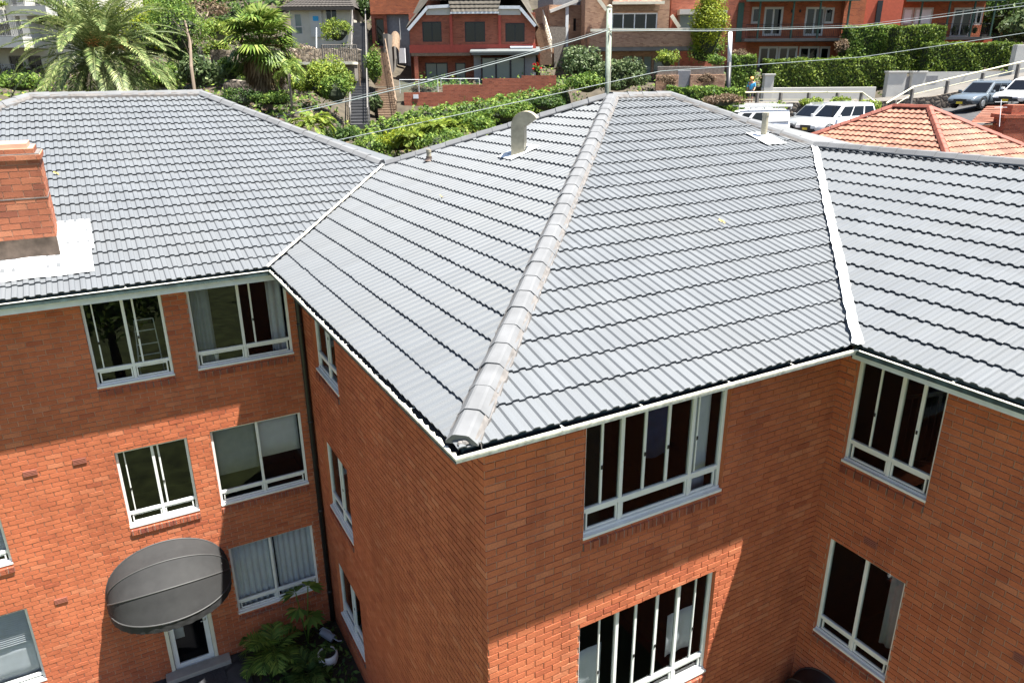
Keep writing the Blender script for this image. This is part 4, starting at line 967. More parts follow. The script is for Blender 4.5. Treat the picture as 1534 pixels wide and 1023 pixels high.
# --- shrubs on the left slope: px, py, D, rx, rz, material, label
SH = [
 (215, 60, 47, 3.0, 2.2, 'leaf_lime', 'bright lime green bushy tree behind the huge feather palm', 2600, .26),
 (262, 45, 44, 2.2, 2.3, 'leaf_mid', 'rounded grey green shrub between the feather palm and the bare trunk', 2600, .2),
 (110, 30, 50, 2.4, 2.5, 'leaf_dark', 'dark green bush beside the cream balconies', 1800, .24),
 (352, 35, 50, 1.5, 1.6, 'leaf_dark', 'dark bush behind the left side of the fan palm', 1200, .22),
 (300, 112, 37, 1.3, 1.1, 'leaf_pale', 'glossy pale leaved shrub left of the dark deck', 800, .34),
 (345, 108, 38, .9, .8, 'leaf_mid', 'small green shrub under the left side of the fan palm', 500, .28),
 (492, 128, 40, 1.55, 1.5, 'leaf_fern', 'large rounded bright green shrub beside the grey staircase', 3200, .2),
 (505, 140, 38.5, .9, 1.0, 'leaf_mid', 'small shrub below the rounded bright green shrub', 800, .2),
 (506, 50, 52, 1.25, 1.05, 'leaf_fern', 'yellowish rounded shrub in front of the small white house', 1500, .18),
 (560, 105, 47, .62, 1.7, 'leaf_mid', 'narrow green creeper climbing between the two staircases', 1100, .2),
 (548, 15, 60, 1.0, 1.6, 'leaf_dark', 'dark narrow bush at the head of the grey staircase', 900, .22),
 (562, 160, 45, .55, .8, 'leaf_pale', 'pale strappy shrub at the foot of the brown steps', 400, .3),
 (455, 85, 48, 1.9, .8, 'leaf_grey', 'dry greyish ground shrub below the small white house', 1100, .22),
 (385, 118, 41, 1.2, .45, 'leaf_mid', 'low green plants in front of the dark deck', 500, .2),
 (325, 75, 48, 1.0, .7, 'leaf_fern', 'low yellow green plants on the stone terrace', 500, .24),
 (245, 118, 40, 1.5, 1.0, 'leaf_mid', 'leafy green shrub low at the right side of the feather palm', 1300, .24),
 (330, 50, 46, 1.3, .9, 'leaf_fern', 'yellow green shrub above the stone terrace', 900, .22),
 (415, 150, 37, 1.3, .5, 'leaf_mid', 'low green shrub at the foot of the fan palm', 900, .2),
 (360, 150, 36, 1.2, .6, 'leaf_dark', 'dark green shrub between the bare trunk and the fan palm', 900, .2),
 (455, 128, 41, 1.0, .7, 'leaf_fern', 'light green shrub left of the rounded bright green shrub', 800, .2),
 (30, 125, 40, 1.6, .8, 'leaf_mid', 'green shrub left of the feather palm before the balconies', 1000, .22),
 (268, 80, 45, 1.2, .9, 'leaf_dark', 'dark green shrub before the slatted timber fence', 900, .22),
 (410, 95, 46.5, 1.6, .5, 'leaf_mid', 'low green planting on the edge of the long deck', 800, .2),
 (430, 120, 42, .8, .5, 'leaf_grey', 'low greyish shrub behind the slender young palm', 420, .18),
]
for px, py, D, rx, rz, mat, lab, n, sz in SH:
    shrub('shrub', bg(px, py, D), (rx, rx*.85, rz), lab, mat, n, sz)
shrub('conifer', bg(1062, 50, 53), (1.5, 1.4, 2.9), 'tall yellow green conical conifer beside the brick balcony', 'leaf_lime', 6500, .2, 'tree', lumps=40)
shrub('shrub', bg(1055, 78, 54.5), (2.0, 1.4, 1.4), 'dark green shrub under the yellow conifer', 'leaf_mid', 1500, .24)
shrub('shrub', bg(1000, 90, 52), (1.0, .9, .9), 'thin yellow leaved shrub before the ground floor doors of the brown house', 'leaf_fern', 420, .24)
shrub('shrub', bg(1108, 84, 53), (.9, .8, .5), 'pale rusty leaved shrub above the narrow hedge by the dark pole', 'leaf_rust', 500, .2)
shrub('shrub', bg(1072, 92, 51), (.8, .7, .5), 'small dark shrub left of the dark pole', 'leaf_mid', 420, .24)
shrub('shrub', bg(1262, 72, 55), (.7, .6, .7), 'small rusty shrub at the corner of the red veranda house', 'leaf_rust', 380, .2)
sh = shrub('shrub', bg(868, 100, 42.5), (1.35, 1.2, 1.2), 'broad pale leaved shrub left of the tall green pole', 'leaf_pale', 2000, .26)
shrub('shrub', bg(925, 120, 42.5), (2.3, 1.5, 1.25), 'wide glossy pale leaved shrub behind the main roof apex', 'leaf_pale', 3200, .26)
shrub('shrub', bg(880, 128, 41), (1.3, 1.0, .8), 'dark leaved shrub below the broad pale shrub', 'leaf_mid', 1000, .26)
for px, py, D, lab in ((1163, 163, 46.5, 'yellow green weed clump behind the white van'), (1215, 157, 48, 'tall yellow weed tuft behind the silver car'), (1260, 156, 48, 'small weed tuft under the cream handrail'), (1300, 160, 47, 'green bush right of the silver car')):
    shrub('shrub', bg(px, py, D), (.9, .7, .55), lab, 'leaf_fern', 420, .26)
shrub('shrub', bg(1190, 172, 49), (1.1, .8, .9), 'green shrub between the white van and the silver car', 'leaf_mid', 1500, .2)
shrub('shrub', bg(1085, 152, 41), (1.6, .8, .5), 'dry reddish green shrub along the main roof hip', 'leaf_rust', 900, .18)

# --- long ivy hedge and the fern garden below the brick wall
def mound(name, path, label, mat, dens, size, parent=None, cat='hedge'):
    root = thing(name, W(*path[0][:3]), label, cat); Pn, Nn = [], []; mb = MB()
    for (s0, t0, z0, r0), (s1, t1, z1, r1) in zip(path[:-1], path[1:]):
        k = int(math.hypot(s1-s0, t1-t0)*(r0+r1)*dens); f = rng.random(k); a = rng.uniform(-.5, math.pi+.5, k); q = 1+.14*np.sin(f*17+a*3)+.1*np.sin(f*31+a*5)+rng.normal(0, .07, k)
        rr = (r0+(r1-r0)*f)*q; c = W(s0, t0, z0)+np.outer(f, W(s1, t1, z1)-W(s0, t0, z0)); d = -np.outer(np.cos(a), FH)*1.0+np.outer(np.sin(a), UPZ)
        Pn.append(c+d*rr[:, None]); Nn.append(d)
        mb.tube([W(s0, t0, z0), W(s1, t1, z1)], [r0*.82, r1*.82], 10)
    quads_obj('foliage', leaves(np.concatenate(Pn), np.concatenate(Nn), size, .6, .5), M[mat], root); mb.build('branches', M['core'], root); return root
def hp(px, py, D, r): s, t, z = at(px, py, D); return (s, t, z-r*.8, r)
mound('hedge', [hp(478, 214, 41, .8), hp(560, 190, 42, .9), hp(620, 172, 43, .9), hp(700, 160, 43.5, .9), hp(780, 146, 44, .9), hp(850, 134, 44.5, .9)], 'long dark ivy hedge climbing along the brick garden wall', 'leaf_mid', 270, .2)
clipped_hedge([(*at(1000, 150, 43)[:2], 1.0, at(1005, 131, 43)[2]), (*at(1112, 150, 43)[:2], .9, at(1112, 134, 43)[2])], .9, 'low dark green hedge behind the main roof hip', 'leaf_mid', size=.19)
for px, py, D, rx, rz, mat, lab, n, sz in [
 (640, 200, 37, 1.9, .8, 'leaf_fern', 'yellow green fern bed behind the lower left roof hip', 1800, .22), (595, 215, 36, 1.5, .7, 'leaf_lime', 'lime green undergrowth above the roof junction', 1400, .2),
 (560, 222, 35.5, 1.2, .7, 'leaf_mid', 'dark undergrowth left of the lime green undergrowth', 900, .2), (700, 188, 37, 1.5, .7, 'leaf_mid', 'green undergrowth behind the short vent pipe', 1500, .22),
 (760, 170, 38, 1.5, .7, 'leaf_mid', 'dark green shrub behind the zinc goose neck flue', 1300, .22), (820, 158, 39, 1.2, .6, 'leaf_dark', 'dark shrub right of the zinc goose neck flue', 1000, .22), (668, 215, 34.5, 1.6, .8, 'leaf_mid', 'dark green shrub right behind the lower hip ridge', 1200, .2),
 (510, 205, 36, 1.1, .6, 'leaf_dark', 'dark bush beside the tree fern', 800, .2)]:
    shrub('shrub', bg(px, py, D), (rx, rx*.8, rz), lab, mat, n, sz)
for px, py, D, L, lab in ((468, 183, 34.5, 1.25, 'bright green tree fern on the slope above the left hip'), (655, 190, 35.5, 1.1, 'bright yellow green fern in the middle of the fern bed'), (615, 205, 35, .9, 'smaller yellow green fern left in the fern bed'), (690, 186, 36.5, .9, 'small fern right in the fern bed')):
    p = bg(px, py, D); feather_palm('tree_fern', p-UPZ*.5, p[2]-.22, L, 22, lab, 'fern', ('leaf_fern', 'bark'), .36, .06, .08, 22, None, .1, 1.2, 1.4, .012)
# --- clipped hedges right
def hedge_px(x0, x1, yt0, yt1, yb0, yb1, D0, D1, w, label, mat='leaf_hedge', size=.17):
    a = at(x0, yt0, D0); b = at(x1, yt1, D1); return clipped_hedge([(a[0], a[1], at(x0, yb0, D0)[2], a[2]), (b[0], b[1], at(x1, yb1, D1)[2], b[2])], w, label, mat, size=size)
hedge_px(1147, 1337, 91, 87, 131, 130, 52.3, 52.3, 1.1, 'long clipped hedge on the low white wall', 'leaf_hedge')
hedge_px(1267, 1338, 41, 39, 90, 88, 55.5, 55.5, 1.2, 'tall dark clipped hedge behind the long clipped hedge', 'leaf_mid')
hedge_px(1338, 1412, 41, 40, 112, 104, 53.6, 53.6, 1.2, 'tall clipped hedge with yellow green top behind the gate posts', 'leaf_hedge')
hedge_px(1386, 1526, 66, 66, 107, 106, 52.6, 52.6, 1.0, 'clipped hedge on the sloping white wall at the right', 'leaf_hedge')
hedge_px(1094, 1131, 84, 84, 134, 134, 52, 52, .9, 'narrow upright clipped hedge behind the person', 'leaf_mid')
# --- big dark trees closing the hill behind
for px, py, D, rx, rz, mat, lab in [(1512, 20, 66, 5, 3.6, 'leaf_dark', 'large dark tree beyond the right veranda'), (1545, 45, 60, 2.4, 2.0, 'leaf_pale', 'pale green bush at the right photo edge'), (560, -5, 75, 3.5, 3.5, 'leaf_dark', 'dark tree at the top between the small white house and the brick house'),
  (330, 12, 66, 3.2, 2.2, 'leaf_mid', 'leafy tree at the top above the stone terraces'), (215, 8, 62, 4.2, 2.6, 'leaf_mid', 'leafy tree at the top behind the feather palm'), (815, 0, 78, 3.5, 3.5, 'leaf_dark', 'dark tree between the two middle houses'), (1020, 0, 78, 4, 4, 'leaf_dark', 'dark tree behind the yellow conifer'), (405, 5, 68, 3.6, 2.4, 'leaf_dark', 'dark tree above the fan palm crown')]:
    p = bg(px, py, D); s, t = ST(p); tree('background_tree', W(s, t, ground(s, t)), p, (rx, rx*.9, rz), lab, mat, 2600, .42, core=True, tr=.25)
p = bg(312, 18, 47); tree('slender_tree', bg(300, 55, 47), p, (1.7, 1.4, .9), 'small tree with pale forked trunk and sparse leaves', 'leaf_rust', 500, .2, tr=.1, bark='leaf_grey')
P = []
for k in range(17000):
    s = random.uniform(-75, 75); t = random.uniform((58 if s < -42 else 66) if s < -9 else 74, 105); P.append(W(s, t, ground(s, t)+random.random()**.5*2.6*(1.2+math.sin(s*.5)*math.cos(t*.4))))
o = quads_obj('hillside_trees', leaves(np.array(P), np.tile([-.3, -.6, .7], (len(P), 1)), .8, .6, .6), M['leaf_dark']); o['kind'] = 'stuff'
def scatter(name, n, mat, size, h, s0, s1, t0, t1, key):
    P = []
    while len(P) < n:
        s = random.uniform(s0, s1); t = random.uniform(t0, t1)
        if s > 5 and 40 < t < 55: continue
        if -11.5 < s < -6.5 and 44 < t < 66: continue
        k = math.sin(s*.9+key)*math.cos(t*.7+key*2)+.5*math.sin(s*2.3+t*1.7+key)
        if k < -.35: continue
        P.append(W(s, t, ground(s, t)+random.random()**1.6*h*(.4+k)))
    o = quads_obj(name, leaves(np.array(P), np.tile([-.3, -.5, .8], (len(P), 1)), size, .5, .6), M[mat]); o['kind'] = 'stuff'
scatter('undergrowth', 20000, 'leaf_mid', .26, .6, -62, 44, 31, 72, 0)
scatter('ivy', 20000, 'leaf_dark', .24, .4, -62, 44, 31, 72, 2)
scatter('dry_grass', 6000, 'leaf_rust', .26, .35, -42, 40, 33, 66, 4)
scatter('weeds', 5000, 'leaf_fern', .24, .5, -42, 40, 33, 60, 5.3)
# trees and lawn on our side of the block (mirrored in the window panes)
for x, y, r, lab in ((-3.4, -9.5, 2.4, 'broad green tree on the lawn in front of the left wing'), (5.5, -19, 3.2, 'broad green tree on the lawn in front of the right wing'), (-14, -13, 3, 'green tree at the far left of the lawn')):
    tree('garden_tree', (x, y, GZ), (x, y, GZ+2.9), (r, r, 1.7), lab, 'leaf_mid', 2600, .3, tr=.2)
# ================================================================== HOUSES ON THE HILL
class Fr:
    """vertical facade plane through the point seen at (px, py), D metres out; d = distance proud of the facade"""
    def __init__(s, px, py, D, yaw=0):
        s.o = bg(px, py, D); c, q = math.cos(R(yaw)), math.sin(R(yaw)); s.a = np.array([AX[0]*c-AX[1]*q, AX[0]*q+AX[1]*c, 0]); s.n = np.array([s.a[1], -s.a[0], 0]); s.o = s.o*np.array([1, 1, 0])
    def P(s, u, z, d): return s.o+s.a*u+s.n*d+UPZ*z
    def sz(s, px, py, d=0):
        r = ray(px, py); k = ((s.o+s.n*d-CO)@s.n)/(r@s.n); p = CO+r*k; return float((p-s.o)@s.a), float(p[2])
    def rect(s, x0, y0, x1, y1):
        u0, z1 = s.sz(x0, y0); u1, z0 = s.sz(x1, y1); return u0, u1, z0, z1
    def box(s, mb, u0, u1, z0, z1, d0, d1): fbox(mb, s.P, u0, u1, z0, z1, d0, d1)
    def pbox(s, mb, x0, y0, x1, y1, d0, d1): u0, u1, z0, z1 = s.rect(x0, y0, x1, y1); s.box(mb, u0, u1, z0, z1, d0, d1)
    def base(s, px, z): return s.P(s.sz(px, 100)[0], z, 0)
def part(name, mat, parent, *boxes, bevel=0):
    mb = MB()
    for b in boxes: b(mb)
    return mb.build(name, M[mat], parent, bevel=bevel)
def hwin(f, parent, r, cols=2, rows=1, fm='white', gm='dglass', fw=.06, d=.0, name='window', dep=.12):
    """recessed house window: frame with glazing bars > pane"""
    u0, u1, z0, z1 = r; mb = MB()
    f.box(mb, u0, u0+fw, z0, z1, d-dep*.3, d+.04); f.box(mb, u1-fw, u1, z0, z1, d-dep*.3, d+.04); f.box(mb, u0+fw, u1-fw, z0, z0+fw, d-dep*.3, d+.045); f.box(mb, u0+fw, u1-fw, z1-fw, z1, d-dep*.3, d+.04)
    for k in range(1, cols): x = u0+(u1-u0)*k/cols; f.box(mb, x-fw*.45, x+fw*.45, z0+fw, z1-fw, d-.02, d+.03)
    for k in range(1, rows): z = z0+(z1-z0)*k/rows; f.box(mb, u0+fw, u1-fw, z-.02, z+.02, d-.02, d+.025)
    o = mb.build(name, M[fm], parent); mb = MB(); f.box(mb, u0+.01, u1-.01, z0+.01, z1-.01, d-.03, d+.008); mb.build('pane', M[gm], o)
    return o
def holes_wall(f, name, mat, parent, u0, u1, z0, z1, holes, dep=.14, back=7.0):
    w = wall(name, f.P, u0, u1, z0, z1, holes, M[mat], parent, dep)
    return w
def shell(f, parent, u0, u1, z0, z1, back, mat):
    """side and rear walls behind a facade"""
    mb = MB()
    for q in (((u0, 0), (u0, -back)), ((u0, -back), (u1, -back)), ((u1, -back), (u1, 0))):
        (a, da), (b, db) = q; mb.face([f.P(a, z0, da), f.P(b, z0, db), f.P(b, z1, db), f.P(a, z1, da)])
    return mb.build('wall', M[mat], parent)
def slopes(mb, pts): mb.face(pts)
def courses(mb, a, b, c, d, n, h=.05):
    a, b, c, d = (np.array(p, float) for p in (a, b, c, d)); nr = np.cross(b-a, d-a); nr = nr/np.linalg.norm(nr); nr = nr if nr[2] > 0 else -nr; rows = []
    for i in range(n):
        f0, f1 = i/n, (i+1)/n; m_ = max(2, int(np.linalg.norm(b-a)/.15))
        for f_, e in ((f0, h), (f1, 0)):
            l = a+(d-a)*f_; r = b+(c-b)*f_; rows.append([l+(r-l)*k/m_+nr*(e+(.02 if k % 2 else 0)) for k in range(m_+1)])
    mb.grid(rows)
def railing(f, parent, u0, u1, z0, z1, d, gap=.13, mat='black', r=.012, name='balcony_railing'):
    mb = MB(); mb.tube([f.P(u0, z1, d), f.P(u1, z1, d)], .022, 6); mb.tube([f.P(u0, z0, d), f.P(u1, z0, d)], .016, 6)
    n = max(2, int((u1-u0)/gap))
    for k in range(n+1): u = u0+(u1-u0)*k/n; mb.tube([f.P(u, z0, d), f.P(u, z1, d)], r if k % 8 else r*1.8, 4, cap=False)
    return mb.build(name, M[mat], parent)

# --- centre brick house with three gabled bays
f = Fr(700, 100, 52.5)
hs = thing('brick_house', f.base(700, 1.5), 'red brick house with taupe tiled roof, three upper windows and a glass sunroom', 'house')
wins = [f.rect(632, 33, 662, 63), f.rect(696, 33, 727, 63), f.rect(757, 35, 786, 63)]
lows = [f.rect(634, 94, 670, 136), f.rect(680, 94, 697, 136)]
uL, zT = f.sz(612, 20); uR, _ = f.sz(802, 20)
zmid = f.sz(700, 70)[1]
wall('wall', f.P, uL, uR, zmid, f.sz(700, 20)[1], [w for w in wins], M['brick_house'], hs, .14)
f2 = lambda u, z, d: f.P(u, z, d-1.2)
low_h = [(a, b, max(c, .0), d_) for a, b, c, d_ in lows]
wall('wall', f2, uL, uR, -.2, zmid, low_h, M['brick_house'], hs, .14)
shell(f, hs, uL, uR, -.2, f.sz(700, 20)[1], 8, 'brick_house')
for w in wins: hwin(f, hs, w, 2, 1, 'black', 'dglass', .07, -.06)
class Sub: pass
def sub(f, dd):
    g = Sub(); g.P = lambda u, z, d: f.P(u, z, d+dd); g.box = lambda mb, a, b, c, e, d0, d1: fbox(mb, g.P, a, b, c, e, d0, d1); return g
g = sub(f, -1.2)
hwin(g, hs, low_h[0], 2, 1, 'black', 'pglass', .08, -.05, 'sliding_door'); hwin(g, hs, low_h[1], 1, 1, 'black', 'pglass', .08, -.05, 'door')
part('floor_band', 'redpaint', hs, lambda mb: f.box(mb, uL-.05, uR+.05, zmid-.42, zmid+.12, -1.3, .07))
part('veranda_beam', 'timber', hs, lambda mb: f.pbox(mb, 616, 80, 705, 84, -.05, .1))
part('veranda_post', 'brick_house', hs, lambda mb: f.box(mb, *f.sz(616, 0)[:1], f.sz(622, 0)[0], -.1, f.sz(600, 84)[1], -.2, .08))
for x in (674.5, 748): part('downpipe', 'redpaint', hs, lambda mb: (f.box(mb, f.sz(x-2, 0)[0], f.sz(x+2, 0)[0], zmid-.4, f.sz(x, 12)[1], .005, .12)))
# roof: mansard front, two white gable panels and sloping side barges
zg = f.sz(700, 19)[1]; zr = zg+3.4
uA, uB = f.sz(676, 0)[0], f.sz(746, 0)[0]
mb = MB(); e = .35
courses(mb, f.P(uA-1.6, zg+.74, .3), f.P(uB+1.6, zg+.74, .3), f.P(uB+1.2, zr, -3.2), f.P(uA-1.2, zr, -3.2), 12)
courses(mb, f.P(uA, zg-.02, .55), f.P(uB, zg-.02, .55), f.P(uB+.2, zg+.75, .28), f.P(uA-.2, zg+.75, .28), 3)
for sg, u in ((-1, uL), (1, uR)):
    uo = u+sg*.22; ui = (uA-1.6) if sg < 0 else (uB+1.6)
    mb.face([f.P(uo, zmid+1.2, .35), f.P(ui, zg+.74, .35), f.P(ui+sg*-.4, zr, -3.2), f.P(uo, zmid+1.2, -7)])
mb.face([f.P(uA-1.2, zr, -3.2), f.P(uB+1.2, zr, -3.2), f.P(uR+.5, zmid+1, -8.5), f.P(uL-.5, zmid+1, -8.5)])
rf = mb.build('roof', M['tile_taupe'], hs)
for x0, x1 in ((638, 675), (746, 780)):
    part('gable_panel', 'render', hs, lambda mb: f.pbox(mb, x0, 10, x1, 23, .02, .16))
for pts in (((612, 46), (641, 12)), ((641, 12), (676, 10)), ((746, 12), (779, 12)), ((779, 13), (802, 40))):
    (xa, ya), (xb, yb) = pts; ua, za = f.sz(xa, ya); ub, zb_ = f.sz(xb, yb); mb = MB(); mb.bar(f.P(ua, za, .3), f.P(ub, zb_, .3), .12, .2); mb.build('barge_board', M['fascia'], hs)
part('gutter', 'fascia', hs, lambda mb: f.box(mb, uA-.05, uB+.05, zg-.13, zg-.01, .45, .6))
# sunroom
u0, u1, z0, z1 = f.rect(710, 84, 800, 130)
mb = MB(); f.box(mb, u0-.1, u1+.3, z1+.02, z1+.14, -1.0, 1.5); mb.hexa([f.P(u0-.2, z1+.14, 1.6), f.P(u1+.4, z1+.14, 1.6), f.P(u1+.4, z1+.5, -.9), f.P(u0-.2, z1+.5, -.9), f.P(u0-.2, z1+.24, 1.6), f.P(u1+.4, z1+.24, 1.6), f.P(u1+.4, z1+.6, -.9), f.P(u0-.2, z1+.6, -.9)])
sr = mb.build('sunroom_roof', M['metalroof'], hs)
part('skylight', 'fascia', sr, lambda mb: mb.hexa([f.P(u0+2.6, z1+.46, .4), f.P(u0+4.2, z1+.46, .4), f.P(u0+4.2, z1+.6, -.3), f.P(u0+2.6, z1+.6, -.3), f.P(u0+2.6, z1+.56, .4), f.P(u0+4.2, z1+.56, .4), f.P(u0+4.2, z1+.7, -.3), f.P(u0+2.6, z1+.7, -.3)]))
g = sub(f, .55)
for k in range(3):
    a = f.sz(720+22*k, 0)[0]; b = f.sz(742+22*k, 0)[0]; hwin(g, hs, (a, b, z0-.5, z1-.12), 1, 1, 'black', 'pglass', .07, 0, 'sunroom_window')
part('sunroom_wall', 'greywall', hs, lambda mb: g.box(mb, f.sz(786, 0)[0], u1+.1, z0-.5, z1, -.2, -.0)); part('sunroom_wall', 'greywall', hs, lambda mb: g.box(mb, u0, f.sz(719, 0)[0], z0-.5, z1, -.3, -.1))
# --- stepped garden wall with glass balustrade in front of the house
fw = Fr(700, 150, 47)
gw = thing('garden_wall', fw.base(700, -.5), 'stepped red brick garden wall with glass balustrade panels in front of the brick house', 'wall')
st = [(597, 658, 139), (658, 720, 127.5), (720, 781, 118), (781, 835, 113.5)]
for x0, x1, y in st:
    part('wall_panel', 'brick_house', gw, lambda mb: fw.box(mb, fw.sz(x0, 0)[0]+.002, fw.sz(x1, 0)[0], -.9, fw.sz(x0, y)[1], -.24, 0))
part('sign_plate', 'curtain', gw, lambda mb: fw.pbox(mb, 619, 142, 627, 148, .001, .025))
for x0, x1, y0, y1 in ((598, 656, 120, 138.5), (660, 718, 118.5, 127)):
    o = part('glass_panel', 'clear', gw, lambda mb: fw.pbox(mb, x0, y0, x1, y1, -.14, -.125))
    mb = MB(); u0_, u1_, z0_, z1_ = fw.rect(x0, y0, x1, y1); mb.tube([fw.P(u0_, z1_, -.13), fw.P(u1_, z1_, -.13)], .022, 6)
    for u in (u0_, (u0_+u1_)/2, u1_): mb.tube([fw.P(u, z0_-.05, -.13), fw.P(u, z1_, -.13)], .02, 6)
    mb.build('balustrade_frame', M['fascia'], o)
for k, (a, b) in enumerate(((-1, 0), (0, 0))): pass
p = bg(803, 104, 50.5); shrub('flowering_plant', p, (.35, .3, .45), 'small plant with red flowers before the grey sunroom wall', 'leaf_mid', 160, .14, 'plant')
for k in range(5): quads_obj('bloom', leaves(p+V(random.uniform(-.3, .3), random.uniform(-.3, .2), random.uniform(.0, .4))+rng.normal(0, .035, (16, 3)), rng.normal(0, 1, (16, 3)), .15, .7), M['taillight'], bpy.data.objects[[o.name for o in COL.objects if o.name.startswith('flowering_plant')][0]])
shrub('shrub', bg(632, 134, 47.8), (.9, .3, .3), 'dry grassy planting behind the glass balustrade', 'leaf_rust', 300, .16)

# --- flights of stairs on the left of the house
def stairs(name, A, B, w, n, label, mat, railmat, sides=(0, 1)):
    A, B = np.array(A), np.array(B); root = thing(name, A, label, 'stairs'); d = (B-A)*np.array([1, 1, 0]); L = np.linalg.norm(d); d = d/L; s = np.array([d[1], -d[0], 0]); mb = MB(); H = B[2]-A[2]
    for k in range(n):
        a = A*np.array([1, 1, 0])+d*L*k/n; b = A*np.array([1, 1, 0])+d*L*(k+1)/n; z = A[2]+H*(k+1)/n
        q = lambda p, sg, zz: p+s*w/2*sg+UPZ*zz
        mb.hexa([q(a, -1, z-.9), q(a, 1, z-.9), q(b, 1, z-.9), q(b, -1, z-.9), q(a-d*.03, -1, z), q(a-d*.03, 1, z), q(b, 1, z), q(b, -1, z)])
    mb.build('treads', M[mat], root)
    for sd in sides:
        mb = MB(); o = s*(w/2-.05)*(1 if sd else -1)
        mb.tube([A+o+UPZ*1.0, B+o+UPZ*1.0], .04, 6); mb.tube([A+o+UPZ*.55, B+o+UPZ*.55], .025, 6)
        for k in range(13): p_ = A+(B-A)*k/12+o; mb.tube([p_-UPZ*.2, p_+UPZ*1.0], .028, 6)
        mb.build('handrail', M[railmat], root)
    return root
stairs('staircase', bg(539, 190, 41.5), bg(539, 35, 58), 1.1, 44, 'long steep grey concrete staircase with a pale metal handrail', 'stair', 'concrete')
stairs('staircase', bg(582, 178, 44), bg(566, 72, 55), 1.15, 34, 'shaded brown timber steps with a timber handrail beside the grey staircase', 'timber', 'timber', (1,))
# brick entrance between stairs and house
f = Fr(575, 40, 57)
en = thing('entrance_building', f.base(575, 3), 'red brick building with dark doorway and grey panels at the head of the brown steps', 'building')
dr = f.rect(561, 28, 577, 70)
wall('wall', f.P, f.sz(554, 0)[0], f.sz(577.5, 0)[0], 1.0, f.sz(560, 22)[1], [dr], M['brick_house'], en, .5)
hwin(f, en, dr, 1, 1, 'timber', 'dglass', .08, -.4, 'door')
part('upper_wall', 'brick_orange', en, lambda mb: f.pbox(mb, 553, -20, 660, 21.5, -6, .25))
part('grey_panel', 'greywall', en, lambda mb: f.pbox(mb, 578, 22, 615, 100, -6, -.3))
part('white_pole', 'render', en, lambda mb: f.pbox(mb, 598.5, 28, 601, 60, .1, .22))
part('utility_box', 'curtain', en, lambda mb: f.pbox(mb, 599, 73, 609, 95, .3, .7))
part('side_wall', 'concrete', en, lambda mb: f.pbox(mb, 586, 55, 597, 128, .0, 4.))
mb = MB(); a = f.P(f.sz(586, 0)[0], f.sz(590, 60)[1], 1.4); b = f.P(f.sz(600, 0)[0], f.sz(590, 60)[1], 1.4); n = 10; rws = []
for i in range(n+1):
    th = math.pi*i/n; rws.append([a+(b-a)*(.5-.5*math.cos(th))+UPZ*.55*math.sin(th), a+(b-a)*(.5-.5*math.cos(th))+UPZ*(.55*math.sin(th)-1.1*abs(1))+f.n*.9])
mb.grid(rws); tag(mb.build('awning', M['timber'], None, loc=a), 'small brown arched canopy beside the brick house', 'awning')

# --- brown brick house with balcony
f = Fr(960, 50, 55)
bh = thing('brown_brick_house', f.base(960, 1.2), 'brown brick house with a long brick balcony and orange tiled roof strip', 'house')
wr = [f.rect(917, 20, 984, 46)]; lr = [f.rect(933, 84, 948, 112), f.rect(949, 84, 962, 112), f.rect(964, 84, 976, 112), f.rect(979, 86, 996, 112)]
uL = f.sz(877, 0)[0]; uR = f.sz(1004, 0)[0]
wall('wall', f.P, uL, uR, .5, f.sz(0, -14)[1], wr+lr, M['brick_brown'], bh, .2); shell(f, bh, uL, uR, .5, f.sz(0, -14)[1], 9, 'brick_brown')
hwin(f, bh, wr[0], 4, 1, 'fascia', 'dglass', .09, -.1)
for r_ in lr: hwin(f, bh, r_, 1, 1, 'timber', 'pglass', .08, -.08, 'door')
bt = part('balcony', 'brick_brown', bh, lambda mb: f.pbox(mb, 880, 49, 1031, 71, 1.5, 1.75), lambda mb: f.pbox(mb, 880, 49.5, 884, 70.5, 0, 1.5), lambda mb: f.pbox(mb, 1027, 49.5, 1030.5, 70.5, -1, 1.5))
part('coping', 'cream', bt, lambda mb: f.pbox(mb, 881, 46, 1031.5, 48.8, 1.42, 1.83))
part('balcony_slab', 'concrete', bh, lambda mb: f.pbox(mb, 878, 71.5, 1030, 77, -.5, 1.7))
for x in (1017, 894): part('veranda_post', 'timber', bh, lambda mb: f.box(mb, f.sz(x-1, 0)[0], f.sz(x+1, 0)[0], 1, f.sz(0, 77)[1], 1.3, 1.5))
mb = MB(); z = f.sz(0, 13.5)[1]; a, b = f.sz(917, 0)[0], f.sz(988, 0)[0]
courses(mb, f.P(a, z, .9), f.P(b, z, .9), f.P(b, z+2.4, -1.6), f.P(a, z+2.4, -1.6), 10)
r0 = mb.build('roof', M['terracotta'], bh); part('gutter', 'cream', r0, lambda mb: f.box(mb, a-.1, b+.2, z-.12, z+.08, .9, 1.06)); part('eave_shadow_board', 'timber', r0, lambda mb: f.box(mb, a, b, z-.5, z-.13, .02, .2))
for pts in (((896, 0), (908, 16)), ((1005, 24), (1017, 42))):
    (xa, ya), (xb, yb) = pts; mb = MB(); mb.bar(f.P(*f.sz(xa, ya), .2), f.P(*f.sz(xb, yb), .2), .14, .25); mb.build('barge_board', M['cream'], bh)
